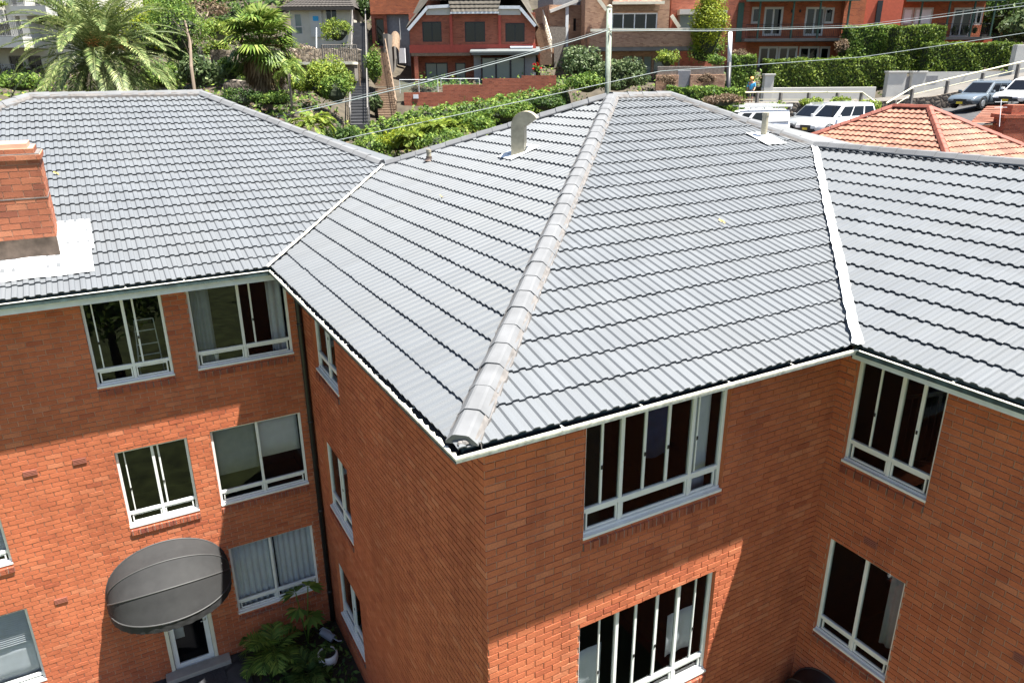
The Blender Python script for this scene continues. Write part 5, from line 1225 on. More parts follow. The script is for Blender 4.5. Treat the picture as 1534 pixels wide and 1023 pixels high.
# its side wing to the left
f = Fr(850, 50, 58, 14)
wg_ = thing('brick_side_wing', f.base(850, 1.2), 'tall brown brick side building with narrow window and white parapet edge', 'building')
nw = f.rect(859, 28, 863, 47); uL, uR = f.sz(823, 0)[0], f.sz(877, 0)[0]
wall('wall', f.P, uL, uR, .5, f.sz(850, 8)[1], [nw], M['brick_brown'], wg_, .2); shell(f, wg_, uL, uR, .5, f.sz(850, 8)[1], 6, 'brick_brown')
hwin(f, wg_, nw, 1, 1, 'black', 'dglass', .05, -.1)
mb = MB(); mb.bar(f.P(*f.sz(823, 18), .1), f.P(*f.sz(874, -2), .1), .3, .22); mb.build('parapet_edge', M['render'], wg_)
part('roof_terrace', 'greywall', wg_, lambda mb: f.pbox(mb, 832, -8, 877, 9, -5, -.6))
part('timber_screen', 'timber_grey', wg_, lambda mb: f.pbox(mb, 820, 41, 845, 71, .3, .4), lambda mb: f.pbox(mb, 828, 71, 845, 112, .3, .4))
for x0, x1 in ((847, 850), (874.5, 877)): part('downpipe', 'fascia', wg_, lambda mb: f.pbox(mb, x0, 8, x1, 84, .02, .14))
stairs('timber_stair', bg(818, 82, 54), bg(806, 36, 59), .9, 14, 'narrow timber stair with pale handrail between the two middle houses', 'timber', 'cream', (1,))

# --- red veranda house (two halves)
def veranda_house(f, x0, x1, yroof, yslab, ylow, ups, lows, posts, label, ybot, side=None, mat='brick_orange'):
    uL, uR = f.sz(x0, 0)[0], f.sz(x1, 0)[0]; zt = f.sz((x0+x1)/2, yroof)[1]; zs = f.sz((x0+x1)/2, yslab)[1]; zb = f.sz((x0+x1)/2, ybot)[1]
    root = thing('veranda_house', f.P((uL+uR)/2, zb, 0), label, 'house')
    U = [f.rect(*r) for r in ups]; Lw = [f.rect(*r) for r in lows]
    wall('wall', f.P, uL, uR, zb, zt+.3, U+Lw, M[mat], root, .15); shell(f, root, uL, uR, zb, zt+.3, 9, mat)
    for r in U+Lw: hwin(f, root, r, 2 if r[1]-r[0] > .9 else 1, 1, 'render', 'dglass', .16, -.07, 'french_door' if r[1]-r[0] > .9 else 'window')
    part('balcony_slab', 'concrete', root, lambda mb: f.box(mb, uL, uR+.1, zs-.22, zs, .005, 1.6))
    mb = MB(); mb.hexa([f.P(uL-.2, zt, 1.9), f.P(uR+.3, zt, 1.9), f.P(uR+.3, zt+1.0, -.5), f.P(uL-.2, zt+1.0, -.5), f.P(uL-.2, zt+.1, 1.9), f.P(uR+.3, zt+.1, 1.9), f.P(uR+.3, zt+1.1, -.5), f.P(uL-.2, zt+1.1, -.5)]); mb.build('roof', M['metalroof'], root)
    part('gutter', 'green_trim', root, lambda mb: f.box(mb, uL-.25, uR+.35, zt-.14, zt+.06, 1.9, 2.04))
    for x in posts:
        u = f.sz(x, 0)[0]; part('veranda_post', 'green_trim', root, lambda mb: f.box(mb, u-.06, u+.06, zs, zt, 1.45, 1.57))
    railing(f, root, uL+.05, uR, zs+.1, zs+1.0, 1.52, .14, 'black', .012)
    return root, uL, uR, zt, zs, zb
f = Fr(1200, 60, 58)
vh = veranda_house(f, 1112, 1265, 3, 59, 0, [(1127, 11, 1138, 36), (1146, 11, 1170, 54), (1208, 11, 1232, 54), (1236, 12, 1248, 36)],
 [(1138, 70, 1163, 104), (1167, 70, 1192, 104), (1198, 70, 1224, 104), (1229, 70, 1240, 104)], (1131, 1180.5, 1219.5, 1262), 'red brick house with a green trimmed upper veranda and white french doors', 112)
part('wing_wall', 'brick_house', vh[0], lambda mb: f.pbox(mb, 1005, -20, 1111.8, 105, -7, .6))
part('bay_window', 'render', vh[0], lambda mb: f.pbox(mb, 1012, 17, 1072, 24, .61, 1.6), lambda mb: f.pbox(mb, 1012, 44, 1072, 50, .61, 1.6), lambda mb: f.pbox(mb, 1034, 24, 1050, 44, .61, 1.5))
part('bay_glass', 'pglass', vh[0], lambda mb: f.pbox(mb, 1013, 24.2, 1033.8, 43.8, .61, 1.4), lambda mb: f.pbox(mb, 1050.2, 24.2, 1071, 43.8, .61, 1.4))
part('downpipe', 'green_trim', vh[0], lambda mb: f.pbox(mb, 1103, 6, 1106, 64, .62, .74))
hwin(sub(f, .6), vh[0], f.rect(1079, 17, 1085, 34), 1, 1, 'render', 'dglass', .1, .01)
part('chimney_breast', 'orange_paint', vh[0], lambda mb: f.pbox(mb, 1268, -20, 1342, 60, -7, .3)); part('corner_pier', 'brick_orange', vh[0], lambda mb: f.pbox(mb, 1257.5, 60, 1266, 110, -1.4, 1.6), lambda mb: f.pbox(mb, 1265.3, -20, 1281, 90, -2, .55))
part('downpipe', 'black', vh[0], lambda mb: f.pbox(mb, 1312, 2, 1314.5, 36, .31, .42))
mb = MB()
for x in (1188, 1245, 1200): u = f.sz(x, 0)[0]; mb.lathe([(.0, 0), (.08, .05), (.07, .22), (.0, .26)], f.P(u, f.sz(x, 20)[1], .12), 8)
mb.build('wall_lamp', M['black'], vh[0])
f = Fr(1420, 40, 62)
v2 = veranda_house(f, 1345, 1478, 3, 57, 0, [(1354, 12, 1366, 38), (1371, 12, 1394, 44), (1430, 12, 1451, 56), (1457, 11, 1470, 38)], [], (1369, 1410, 1447, 1477), 'right hand red brick veranda house with curtained white doors and orange base', 75)
part('base_wall', 'orange_paint', v2[0], lambda mb: f.pbox(mb, 1400, 60, 1478, 70, .01, .6))
for r_ in ((1356, 14, 1364, 36), (1373, 14, 1392, 42)): part('door_curtain', 'curtain', v2[0], lambda mb: f.pbox(mb, *r_, -.045, -.03))
for x, y in ((1418, 45), (1438, 45), (1449, 48)):
    p = f.P(*f.sz(x, 50), 1.0); shrub('potted_shrub', p+V(0, 0, .1), (.25, .25, .4), {1418: 'purple leaved pot plant on the right veranda', 1438: 'dark pot plant in the middle of the right veranda', 1449: 'dark pot plant beside the white door of the right veranda'}[x], 'leaf_dark', 120, .14, 'plant')
# --- small white house, top left
f = Fr(480, 50, 58.5)
wh_ = thing('white_cottage', f.base(480, 4), 'small white house with dark tiled roof behind the dry shrubs', 'house')
uL, uR, zt = f.sz(432, 0)[0], f.sz(526, 0)[0], f.sz(480, 13)[1]
pw = [f.rect(487, 13, 506, 36)]; dw = f.rect(440, 21, 454, 52)
wall('wall', f.P, uL, uR, 2.5, zt, pw+[dw], M['offwhite'], wh_, .1); shell(f, wh_, uL, uR, 2.5, zt, 6, 'offwhite')
hwin(f, wh_, pw[0], 2, 1, 'render', 'dglass', .06, -.05); hwin(f, wh_, dw, 1, 1, 'render', 'pglass', .06, -.05, 'door')
part('white_panel', 'render', wh_, lambda mb: f.pbox(mb, 463, 13.5, 485, 56, .002, .12))
part('wall_sign', 'shirt', wh_, lambda mb: f.pbox(mb, 469, 25, 478, 32, .125, .15))
mb = MB(); c = (uL+uR)/2
courses(mb, f.P(uL-.5, zt+.05, .6), f.P(uR+.3, zt+.05, .6), f.P(c+1.4, zt+1.55, -3), f.P(c-1.4, zt+1.55, -3), 9)
for q in ( ([(uL-.5, 0, .6), (c-1.4, 1.5, -3), (uL-.5, 0, -6.5)]), ([(uR+.3, 0, .6), (uR+.3, 0, -6.5), (c+1.4, 1.5, -3)]), ([(uL-.5, 0, -6.5), (c-1.4, 1.5, -3), (c+1.4, 1.5, -3), (uR+.3, 0, -6.5)])):
    mb.face([f.P(u, zt+.05+h, d) for u, h, d in q])
rr = mb.build('roof', M['darkroof'], wh_); part('gutter', 'darkroof', rr, lambda mb: f.box(mb, uL-.5, uR+.3, zt-.18, zt+.06, .52, .66))
part('porch_rail', 'greywall', wh_, lambda mb: f.pbox(mb, 436, 40.5, 456, 42, .6, .64))
# --- stone terraces and deck left
f = Fr(400, 80, 45.5)
for x0, x1, y0, y1, d, lab in ((300, 535, 74, 99, -1.5, 'upper rubble stone terrace wall behind the fan palm'), (355, 480, 122, 150, 2.5, 'lower rubble stone terrace wall behind the fan palm trunk')):
    mb = MB(); n = 30; u0, u1, z0, z1 = f.rect(x0, y0, x1, y1); rws = [[], [], []]
    for i in range(n+1):
        u = u0+(u1-u0)*i/n; zz = z1+random.uniform(-.12, .12); rws[0].append(f.P(u, z0-1.2, d+.1)); rws[1].append(f.P(u, zz, d+random.uniform(-.06, .06))); rws[2].append(f.P(u, zz+.02, d-.6))
    mb.grid(rws); tag(mb.build('terrace_wall', M['stone'], None, loc=f.P(u0, z0, d)), lab, 'wall')
dk = thing('timber_deck', f.base(430, 1), 'long dark deck with pale edge and timber posts below the stone terrace', 'deck')
part('deck_edge', 'cream', dk, lambda mb: f.pbox(mb, 325, 94.5, 531, 97, -1.2, .5))
part('deck_wall', 'timber_grey', dk, lambda mb: f.pbox(mb, 325, 97.3, 531, 122, -1.4, -.3))
for k in range(12): part('deck_post', 'timber', dk, lambda mb: f.box(mb, f.sz(330+18*k, 0)[0], f.sz(331.6+18*k, 0)[0], f.sz(0, 122)[1]-.5, f.sz(400, 97.3)[1], -.28, -.16))
fe = thing('picket_fence', f.base(500, 3), 'dark slatted fence on the deck beside the grey staircase', 'fence')
railing(f, fe, f.sz(478, 0)[0], f.sz(530, 0)[0], f.sz(500, 93)[1], f.sz(500, 68)[1], .3, .14, 'timber_grey', .03, 'slats')
fe = thing('picket_fence', f.base(270, 3), 'grey slatted timber fence left of the stone terraces', 'fence')
railing(f, fe, f.sz(245, 0)[0], f.sz(290, 0)[0], f.sz(260, 95)[1], f.sz(260, 70)[1], .5, .14, 'timber_grey', .045, 'slats')
stairs('garden_steps', bg(290, 95, 46), bg(290, 72, 49), 1.2, 8, 'short grey garden steps between the fence and the stone terrace', 'concrete', 'timber_grey', ())
p0, p1 = bg(474, 72, 46), bg(474, 42, 46); mb = MB(); mb.tube([p0, p1], .035, 8); tag(mb.build('lamp_post', M['fascia'], None, loc=p0), 'thin pale post before the small white house', 'post')
# --- cream apartment block, far left
f = Fr(40, 60, 50, -8)
ab = thing('cream_apartment_building', f.base(40, 0), 'cream apartment block with long white balconies behind the feather palm', 'apartment building')
uL, uR = f.sz(-120, 0)[0], f.sz(93, 0)[0]
hol = []
for y in (78, 4, 138):
    for x in (-60, -22, 12, 40): hol.append(f.rect(x, y+(6 if y == 78 else 0), x+26, y+32))
hol = [h for h in hol]
wall('wall', f.P, uL, uR, -1, f.sz(40, -25)[1], hol, M['offwhite'], ab, .2); shell(f, ab, uL, uR, -1, f.sz(40, -25)[1], 9, 'offwhite')
for h in hol: hwin(f, ab, h, 2, 1, 'timber_grey', 'dglass', .07, -.1)
for (xa, xb, y0, y1, d) in ((-120, 70, 60, 73, 2.0), (-120, 62, 121, 136, 2.0), (-120, 27, 20, 37, 2.0), (34, 90, 12, 25, 1.2)):
    part('balcony', 'render', ab, lambda mb: f.pbox(mb, xa, y0, xb, y1, .01, d))
    u0, u1, z0, z1 = f.rect(xa, y0, xb, y1); railing(f, ab, u0+.05, u1-.05, z1+.05, z1+.95, d-.1, .13, 'greywall', .014)
for x in (28, 46): part('pier', 'render', ab, lambda mb: f.pbox(mb, x, -25, x+7, 60, .01, 1.0))
p = f.P(*f.sz(18, 12), 1.6); shrub('balcony_plant', p, (.9, .4, .4), 'yellow green plants on the top cream balcony', 'leaf_fern', 260, .2, 'plant', core=False)

# --- terracotta roofed house behind the right wing
R1 = bg(1392, 164, 28); R0 = R1+V(0, 1.5, 0); tt_ = .56; w = 4.6
th_ = thing('terracotta_house', (R1[0], R1[1], -3), 'neighbouring house with orange terracotta hip roof behind the right wing', 'house')
zr = R1[2]; ze = zr-w*tt_
RFc, LFc, LBc, RBc = V(R1[0]-w, R1[1]-w, ze), V(R0[0]-w, R0[1]+w, ze), V(R0[0]+w, R0[1]+w, ze), V(R1[0]+w, R1[1]-w, ze)
PR = [(0, 0), (.06, .004), (.12, .022), (.18, .028), (.235, .02), (.27, .002)]
pr2 = [(a/.30, b) for a, b in PR]
tile_slope('roof_slope', (RFc[0], 0, ze), (0, 1, 0), (1, 0, 0), tt_, [(RFc[1], 0), (R1[1], w), (R0[1], w), (LFc[1], 0)], .30, M['terracotta'], th_, per=.24, prof=pr2, lip=.04, hs=1.25)
tile_slope('roof_slope', (0, RFc[1], ze), (1, 0, 0), (0, 1, 0), tt_, [(RFc[0], 0), (RBc[0], 0), (R1[0], w)], .30, M['terracotta'], th_, per=.24, prof=pr2, lip=.04, hs=1.25)
mb = MB(); mb.face([RBc, LBc, R0, R1]); mb.face([LBc, LFc, R0]); mb.build('roof_slope', M['terracotta'], th_)
tm_ = [M['terracotta_cap'], M['terracotta_cap']]
for a, b in ((RFc, R1), (RBc, R1), (LFc, R0), (LBc, R0)): caps('hip_capping', a, b, th_, .38, .13, .1, tm_, .05, False)
caps('ridge_capping', R1, R0, th_, .38, .13, .1, tm_, .06, False)
mb = MB()
for a, b in ((RFc, LFc), (LFc, LBc), (LBc, RBc), (RBc, RFc)):
    c = (R1+R0)/2; q = lambda p: p+(c-p)*np.array([.1, .1, 0]); mb.face([q(a)*np.array([1, 1, 0])+UPZ*GZ, q(b)*np.array([1, 1, 0])+UPZ*GZ, q(b)*np.array([1, 1, 0])+UPZ*(ze+.1), q(a)*np.array([1, 1, 0])+UPZ*(ze+.1)])
mb.build('wall', M['brick_orange'], th_)
# further roof with chimney at the right edge
c = bg(1500, 168, 36); nb2 = thing('pink_roofed_house', (c[0], c[1], -3), 'low house with faded pink tiled roof at the right photo edge', 'house')
a0, a1 = bg(1452, 186, 33.5), bg(1600, 186, 33.5); b0, b1 = bg(1478, 160, 37), bg(1600, 158, 37)
mb = MB(); n = 9; rws = []
for i in range(n+1): rws.append([a0+(b0-a0)*i/n+UPZ*.0, a1+(b1-a1)*i/n]); rws.append([a0+(b0-a0)*i/n+UPZ*.05, a1+(b1-a1)*i/n+UPZ*.05])
mb.grid(rws[1:]); q = a0-b0; mb.face([b0, b1, b1-q*.9-UPZ*1.2, b0-q*.9-UPZ*1.2]); mb.build('roof', M['terracotta'], nb2)
mb = MB(); mb.face([a0-UPZ*.05, a1-UPZ*.05, a1-UPZ*7, a0-UPZ*7]); mb.build('wall', M['brick_orange'], nb2)
f = Fr(1520, 190, 33); part('chimney', 'brick_house', nb2, lambda mb: f.pbox(mb, 1508, 176, 1560, 240, -.9, 0), lambda mb: f.pbox(mb, 1504, 172, 1560, 177, -.95, .05), lambda mb: f.pbox(mb, 1520, 158, 1560, 172, -.8, -.1))
mb = MB(); p = bg(1497, 190, 32.5); q = bg(1500, 150, 32.5); mb.tube([p, q], .016, 6)
for k in range(2): r_ = p+(q-p)*(.72+.2*k); mb.tube([r_-AX*.28, r_+AX*.28], .008, 5)
tag(mb.build('roof_antenna', M['fascia'], None, loc=p), 'thin pale television antenna in front of the pink roof', 'antenna')

# --- white rendered walls, posts and rails at the right
f = Fr(1240, 140, 51.7)
def rwall(name, label, boxes, mat='render', cat='wall'):
    mb = MB()
    for b in boxes: b(mb)
    return tag(mb.build(name, M[mat], None, loc=f.P(0, 0, 0), bevel=.02), label, cat)
rwall('garden_wall', 'low white rendered wall under the long clipped hedge', [lambda mb: f.box(mb, f.sz(1153, 0)[0], f.sz(1330, 0)[0], .2, f.sz(1240, 131)[1], .1, .3)])
for x0, x1, y0, y1, lab in ((1327, 1348, 107, 152, 'white gate post at the right end of the long clipped hedge'), (1363, 1377, 107, 150, 'white gate post left of the wall with dark letter slots'), (1143, 1155, 111, 140, 'white gate post beside the person in blue')):
    u0, u1, z0, z1 = f.rect(x0, y0, x1, y1); g0 = thing('gate_post', f.P((u0+u1)/2, z0-.4, 0), lab, 'gate post')
    part('shaft', 'render', g0, lambda mb: f.box(mb, u0+.04, u1-.04, z0-.6, z1-.12, -.1, .45), bevel=.01); part('cap', 'render', g0, lambda mb: f.box(mb, u0-.03, u1+.03, z1-.12, z1, -.16, .51), bevel=.02)
u0, u1, z0, z1 = f.rect(1377, 108, 1520, 150)
ww = thing('garden_wall', f.P(u0, z0, 0), 'white rendered wall with dark letter slots above the sloping walkway', 'wall')
part('panel', 'render', ww, lambda mb: f.box(mb, u0+.01, u1+3, z0-.3, z1, .1, .32))
part('letter_slots', 'greywall', ww, lambda mb: f.pbox(mb, 1381, 114, 1400, 122, .321, .34))
g1 = thing('side_gate', f.base(1355, 1.2), 'dark metal gate between the two right hand white gate posts', 'gate'); part('gate_leaf', 'greywall', g1, lambda mb: f.pbox(mb, 1349, 115, 1362, 152, .1, .14)); railing(f, g1, f.sz(1349, 0)[0], f.sz(1362, 0)[0], f.sz(1355, 151)[1], f.sz(1355, 116)[1], .2, .12, 'black', .012, 'gate_bars')
u0, u1, z0, z1 = f.rect(1516, 68, 1529, 112); g0 = thing('gate_post', f.P(u0, z0, 0), 'tall white post at the far right end of the right hedge', 'gate post'); part('shaft', 'render', g0, lambda mb: f.box(mb, u0, u1, z0-.5, z1, .1, .6), bevel=.02)
# boundary walls in the middle
f = Fr(1030, 120, 48)
rwall('boundary_wall', 'grey timber fence panels behind the low hedge', [lambda mb: f.pbox(mb, 985, 100, 1032, 140, -.1, .02), lambda mb: f.pbox(mb, 1034, 100, 1085, 112, -.2, -.1)], 'timber_grey', 'fence')
rwall('boundary_wall', 'low brown brick wall with dry creeper in front of the brown house', [lambda mb: f.pbox(mb, 1033, 112, 1083, 140, 0, .25), lambda mb: f.pbox(mb, 982, 113, 1014, 140, .03, .25)], 'brick_brown')
rwall('gate', 'plain grey gate in the wall before the brown house', [lambda mb: f.pbox(mb, 1015, 106, 1032, 140, .05, .12)], 'greywall', 'gate')
for p_, lab in ((bg(1058, 120, 47.5), 'dry reddish creeper covering the low brown brick wall'), (bg(998, 122, 47.5), 'dry creeper on the left part of the low brown wall')): shrub('creeper', p_, (.9, .25, .45), lab, 'leaf_rust', 600, .14, 'creeper', core=False)

def rail(name, pts, posts, label):
    P_ = [bg(*p) for p in pts]; root = thing(name, P_[0]-UPZ, label, 'handrail'); mb = MB(); mb.tube(P_, .05, 8); mb.tube([p-UPZ*.45 for p in P_], .022, 6); mb.build('rail_tube', M['rail'], root)
    for px, py, D, h in posts: mb = MB(); q = bg(px, py, D); mb.box(q[0]-.09, q[0]+.09, q[1]-.09, q[1]+.09, q[2]-h, q[2]+.06); mb.build('post', M['concrete'], root, bevel=.01)
rail('handrail', [(1095, 139, 48.6), (1150, 138.5, 48.6), (1291, 138.5, 48.6), (1314, 155, 47.2)], [(1135, 140, 48.6, 1), (1170, 140, 48.6, 1), (1212, 140, 48.6, 1), (1255, 140, 48.6, 1), (1291, 140, 48.6, 1)], 'cream pipe handrail running level behind the white van and cars')
rail('handrail', [(1328, 155, 46.6), (1368, 131, 47.6), (1420, 119, 47.6), (1540, 91, 47.6)], [(1341, 152, 47, 1.2), (1367, 135, 47.6, 1.2), (1420, 123, 47.6, 1.3), (1473, 111, 47.6, 1.3), (1526, 98, 47.6, 1.3)], 'cream pipe handrail on concrete posts climbing along the walkway')

# --- poles and wires
mb = MB(); b = bg(911, 150, 40); t = bg(913, 12, 40); mb.tube([b-UPZ*3, t], [.17, .15], 14); pl = thing('utility_pole', b-UPZ*3, 'tall greenish timber utility pole behind the main roof apex', 'utility pole')
mb.build('shaft', M['pole'], pl, smooth=True); mb = MB(); mb.lathe([(.16, 0), (.165, .08), (.1, .16), (.02, .18)], t-UPZ*.02, 14); mb.build('cap', M['galv'], pl)
mb = MB(); q = bg(912, 47, 40)
for dz in (0, .9, -1.6): mb.lathe([(.02, 0), (.06, .04), (.03, .08), (.06, .12), (.02, .16)], q+UPZ*dz-FH*.2, 10)
mb.build('insulator', M['galv'], pl); mb = MB(); mb.tube([b-FH*.19-UPZ*3, bg(914, 100, 40)-FH*.19, t-FH*.18-UPZ*.8], .022, 6); mb.build('conduit', M['galv'], pl)
b = bg(1091, 150, 46.5); t = bg(1094, 49, 46.5); pl = thing('utility_pole', b, 'short dark pole with pale upper end beside the narrow hedge', 'pole'); mb = MB(); mb.tube([b-UPZ, b+(t-b)*.55], .15, 10); mb.build('lower_shaft', M['black'], pl, smooth=True); mb = MB(); mb.tube([b+(t-b)*.55, t], .13, 10); mb.build('upper_shaft', M['fascia'], pl, smooth=True)
def wire(pts, r, label, sag=.25):
    P_ = []; K = [bg(*p) for p in pts]
    for a, b in zip(K[:-1], K[1:]):
        for i in range(12): f_ = i/12; P_.append(a+(b-a)*f_-UPZ*sag*(np.linalg.norm(b-a)/30)**2*4*f_*(1-f_))
    P_.append(K[-1]); mb = MB(); mb.tube(P_, r, 6); tag(mb.build('overhead_cable', M['wire'], None, loc=K[0]), label, 'cable')
wire([(415, 176, 36), (911, 46, 39.9)], .032, 'thick pale twin cable rising from the left to the tall green pole', .5)
wire([(415, 172, 36), (911, 43, 39.9)], .013, 'thin cable just above the thick cable left of the tall green pole', .5)
wire([(913, 46, 39.9), (1060, 47, 43), (1290, 41, 47), (1560, 6, 52)], .028, 'upper pale cable running right from the tall green pole', .06)
wire([(913, 43, 39.9), (1060, 44.5, 43), (1290, 38, 47), (1560, 1, 52)], .012, 'thin cable just above the upper pale cable at the right', .06)
wire([(440, 224, 33), (990, 107, 39)], .021, 'lower white cable crossing the fern garden', .05)
wire([(990, 107, 39), (1290, 86, 46), (1560, 46, 52)], .021, 'lower white cable crossing the clipped hedges at the right', .05)

# ================================================================== CARS
def car(label, kind, pm, pos, heading, L, Wd, H, plate=True):
    """x forward, y left. body > door seams; windows, wheels (> tyre, rim), lamps, mirrors, plate"""
    root = thing('parked_car' if kind != 'van' else 'parked_van', pos, label, 'car' if kind != 'van' else 'van', 'vehicles parked along the street', heading)
    hw = Wd/2; bel = H*.58; gb = .22
    if kind == 'van': st = [(-L/2, .42, H*.60), (-L/2+.1, .30, H*.61), (L*.12, .28, H*.61), (L*.30, .28, H*.58), (L*.44, .30, H*.50), (L/2-.05, .34, H*.44), (L/2, .42, H*.36)]
    else: st = [(-L/2, .45, bel*.86), (-L/2+.07, .33, bel*.98), (-L*.3, .26, bel), (0, .25, bel*.99), (L*.18, .25, bel*.97), (L*.26, .25, bel*.93), (L*.42, .27, bel*.84), (L/2-.12, .32, bel*.74), (L/2, .42, bel*.60)]
    P_ = []
    for x, zb, zt in st:
        k = 1-.16*max(0, (abs(x)/(L/2)-.72)/.28)**1.6; h = hw*k
        half = [(0, zb), (h*.86, zb), (h*.97, zb+.1), (h, zb+(zt-zb)*.45), (h*.985, zb+(zt-zb)*.75), (h*.93, zt-.035), (h*.84, zt), (0, zt+.035)]
        P_.append([(x, y, z) for y, z in half]+[(x, -y, z) for y, z in half[::-1][1:]])
    mb = MB(); mb.grid(P_); mb.face(P_[0][::-1]); mb.face(P_[-1]); body = mb.build('body', M[pm], root, False, smooth=True, bevel=.02)
    # greenhouse
    if kind == 'van': xb0, xb1, xt0, xt1 = -L/2+.06, L*.34, -L/2+.12, L*.16
    elif kind == 'wagon': xb0, xb1, xt0, xt1 = -L/2+.18, L*.22, -L/2+.55, L*.04
    else: xb0, xb1, xt0, xt1 = -L/2+.14, L*.24, -L/2+.42, L*.07
    zb = (H*.60 if kind == 'van' else bel*.985); hb, ht = hw*.90, hw*(.84 if kind == 'van' else .74)
    zr = H-.05; B = [(xb0, -hb, zb), (xb1, -hb, zb-.06), (xb1, hb, zb-.06), (xb0, hb, zb)]; T = [(xt0, -ht, zr), (xt1, -ht, zr), (xt1, ht, zr), (xt0, ht, zr)]
    mb = MB(); mb.hexa(B+T); T2 = [(xt0+.25, -ht*.8, H), (xt1-.25, -ht*.8, H), (xt1-.25, ht*.8, H), (xt0+.25, ht*.8, H)]; mb.hexa(T+T2); mb.build('cabin', M[pm], root, False, bevel=.05)
    Bv, Tv = [np.array(p) for p in B], [np.array(p) for p in T]
    def pane(i, j, f0, f1, h0, h1, name):
        c = sum(Bv+Tv)/8; q = lambda f_, h: (Bv[i]+(Bv[j]-Bv[i])*f_)*(1-h)+(Tv[i]+(Tv[j]-Tv[i])*f_)*h
        pts = [q(f0, h0), q(f1, h0), q(f1, h1), q(f0, h1)]; n = np.cross(pts[1]-pts[0], pts[3]-pts[0]); n = n/np.linalg.norm(n); n = n if n@(pts[0]-c) > 0 else -n
        mb = MB(); mb.hexa([p-n*.01 for p in pts]+[p+n*.012 for p in pts]); mb.build(name, M['dglass'], root, False)
    pane(1, 2, .07, .93, .1, .9, 'windscreen'); pane(3, 0, .1, .9, .25, .88, 'rear_window')
    for i, j in ((0, 1), (2, 3)):
        segs = [(.05, .30), (.34, .62), (.65, .93)] if i == 0 else [(.07, .35), (.38, .66), (.70, .95)]
        if kind == 'van': segs = [(.75, .92), (.45, .68)] if i == 0 else [(.10, .26), (.33, .56)]
        for a, b in segs: pane(i, j, a, b, .16, .84, 'side_window')
    for sx in (.31, -.30):
        for sy in (-1, 1):
            c = np.array([L*sx, sy*(hw-.13), .33]); mb = MB(); mb.tube([c+V(0, -.115, 0), c+V(0, -.09, 0), c+V(0, .09, 0), c+V(0, .115, 0)], [.29, .335, .335, .29], 22); wl = mb.build('wheel', M['rubber'], root, False, smooth=False)
            mb = MB(); y = sy*.118; mb.tube([c+V(0, y-.01, 0), c+V(0, y+.012*sy, 0)], [.20, .17], 18); mb.build('rim', M['alloy'], wl, False)
            mb = MB(); c2 = np.array([L*sx, sy*(hw+.002), .33])
            for k in range(11):
                a0, a1 = math.pi*(k/11*1.16-.08), math.pi*((k+1)/11*1.16-.08)
                mb.face([c2+V(math.cos(a0)*.35, 0, math.sin(a0)*.35), c2+V(math.cos(a1)*.35, 0, math.sin(a1)*.35), c2+V(math.cos(a1)*.42, 0, math.sin(a1)*.42), c2+V(math.cos(a0)*.42, 0, math.sin(a0)*.42)])
            mb.build('wheel_arch', M['rubber'], root, False)
    zf = st[-1][2]
    for sy in (-1, 1):
        mb = MB(); mb.hexa([(L/2-.28, sy*hw*.60, zf-.02), (L/2-.02, sy*hw*.52, zf-.05), (L/2-.16, sy*hw*.86, zf-.03), (L/2-.42, sy*hw*.90, zf+.01), (L/2-.3, sy*hw*.58, zf+.13), (L/2-.06, sy*hw*.5, zf+.09), (L/2-.18, sy*hw*.85, zf+.11), (L/2-.46, sy*hw*.92, zf+.15)]); mb.build('headlight', M['headlight'], root, False)
        mb = MB(); mb.box(-L/2-.01, -L/2+.1, sy*hw*.72-.09, sy*hw*.72+.09, bel*.62, bel*.9); mb.build('tail_light', M['taillight'], root, False)
        mb = MB(); mb.box(xb1-.32, xb1-.16, sy*hw*1.0-.02 if sy > 0 else -hw*1.0-.16, sy*hw*1.0+.16 if sy > 0 else -hw+.02, zb+.02, zb+.16); mb.build('wing_mirror', M[pm], root, False, bevel=.03)
        mb = MB()
        for x in (-.02*L, .17*L): mb.box(x-.004, x+.004, sy*hw*1.0-.004, sy*hw*1.0+.003, .4, bel*.86)
        mb.build('door_seam', M['black'], root, False)
        mb = MB()
        for x in (-.07*L, .10*L): mb.box(x-.09, x+.09, sy*hw*.985-.012, sy*hw*.985+.03, bel*.78, bel*.81)
        mb.build('door_handle', M[pm], root, False)
    mb = MB(); mb.box(L/2-.06, L/2+.015, -hw*.42, hw*.42, zf-.24, zf+.02); mb.box(L/2-.08, L/2+.01, -hw*.75, hw*.75, .30, .46); mb.build('grille', M['black'], root, False)
    if plate: mb = MB(); mb.box(L/2+.012, L/2+.03, -.19, .19, zf-.26, zf-.13); mb.build('number_plate', M['numberplate'], root, False); 
    mb = MB(); mb.box(-L/2-.015, -L/2+.01, -.19, .19, bel*.6, bel*.6+.12); mb.build('number_plate', M['numberplate'], root, False)
    for sy in (-1, 1): mb = MB(); mb.tube([(xt0+.2, sy*ht*.82, H+.0), (xt0+.3, sy*ht*.82, H+.05), (xt1-.3, sy*ht*.82, H+.05), (xt1-.2, sy*ht*.82, H)], .018, 6); mb.build('roof_rail', M['alloy'], root, False)
    return root
def carpos(px, py, D): p = bg(px, py, D); return p
hL = math.atan2(-(AX*1.0)[1], -(AX*1.0)[0])     # facing left in the picture
def place(px, D, yoff=0):
    s, t = ST(bg(px, 165, D)); return W(s, t, SZ(s)+.035)
car('silver grey estate car parked behind the front white car', 'suv', 'p_silver', place(1224, 46.3), hL+R(20), 4.7, 1.85, 1.68)
car('white four wheel drive parked nearest the terracotta roof', 'suv', 'p_white', place(1256, 43.4), hL+R(24), 4.9, 1.9, 1.82)
car('blue grey wagon with yellow number plate below the stone wall', 'wagon', 'p_blue', place(1468, 45.4), hL+R(30), 4.75, 1.84, 1.6)
car('white hatchback cut off by the right photo edge', 'suv', 'p_white', place(1532, 44.0), hL+R(30), 4.4, 1.8, 1.55)
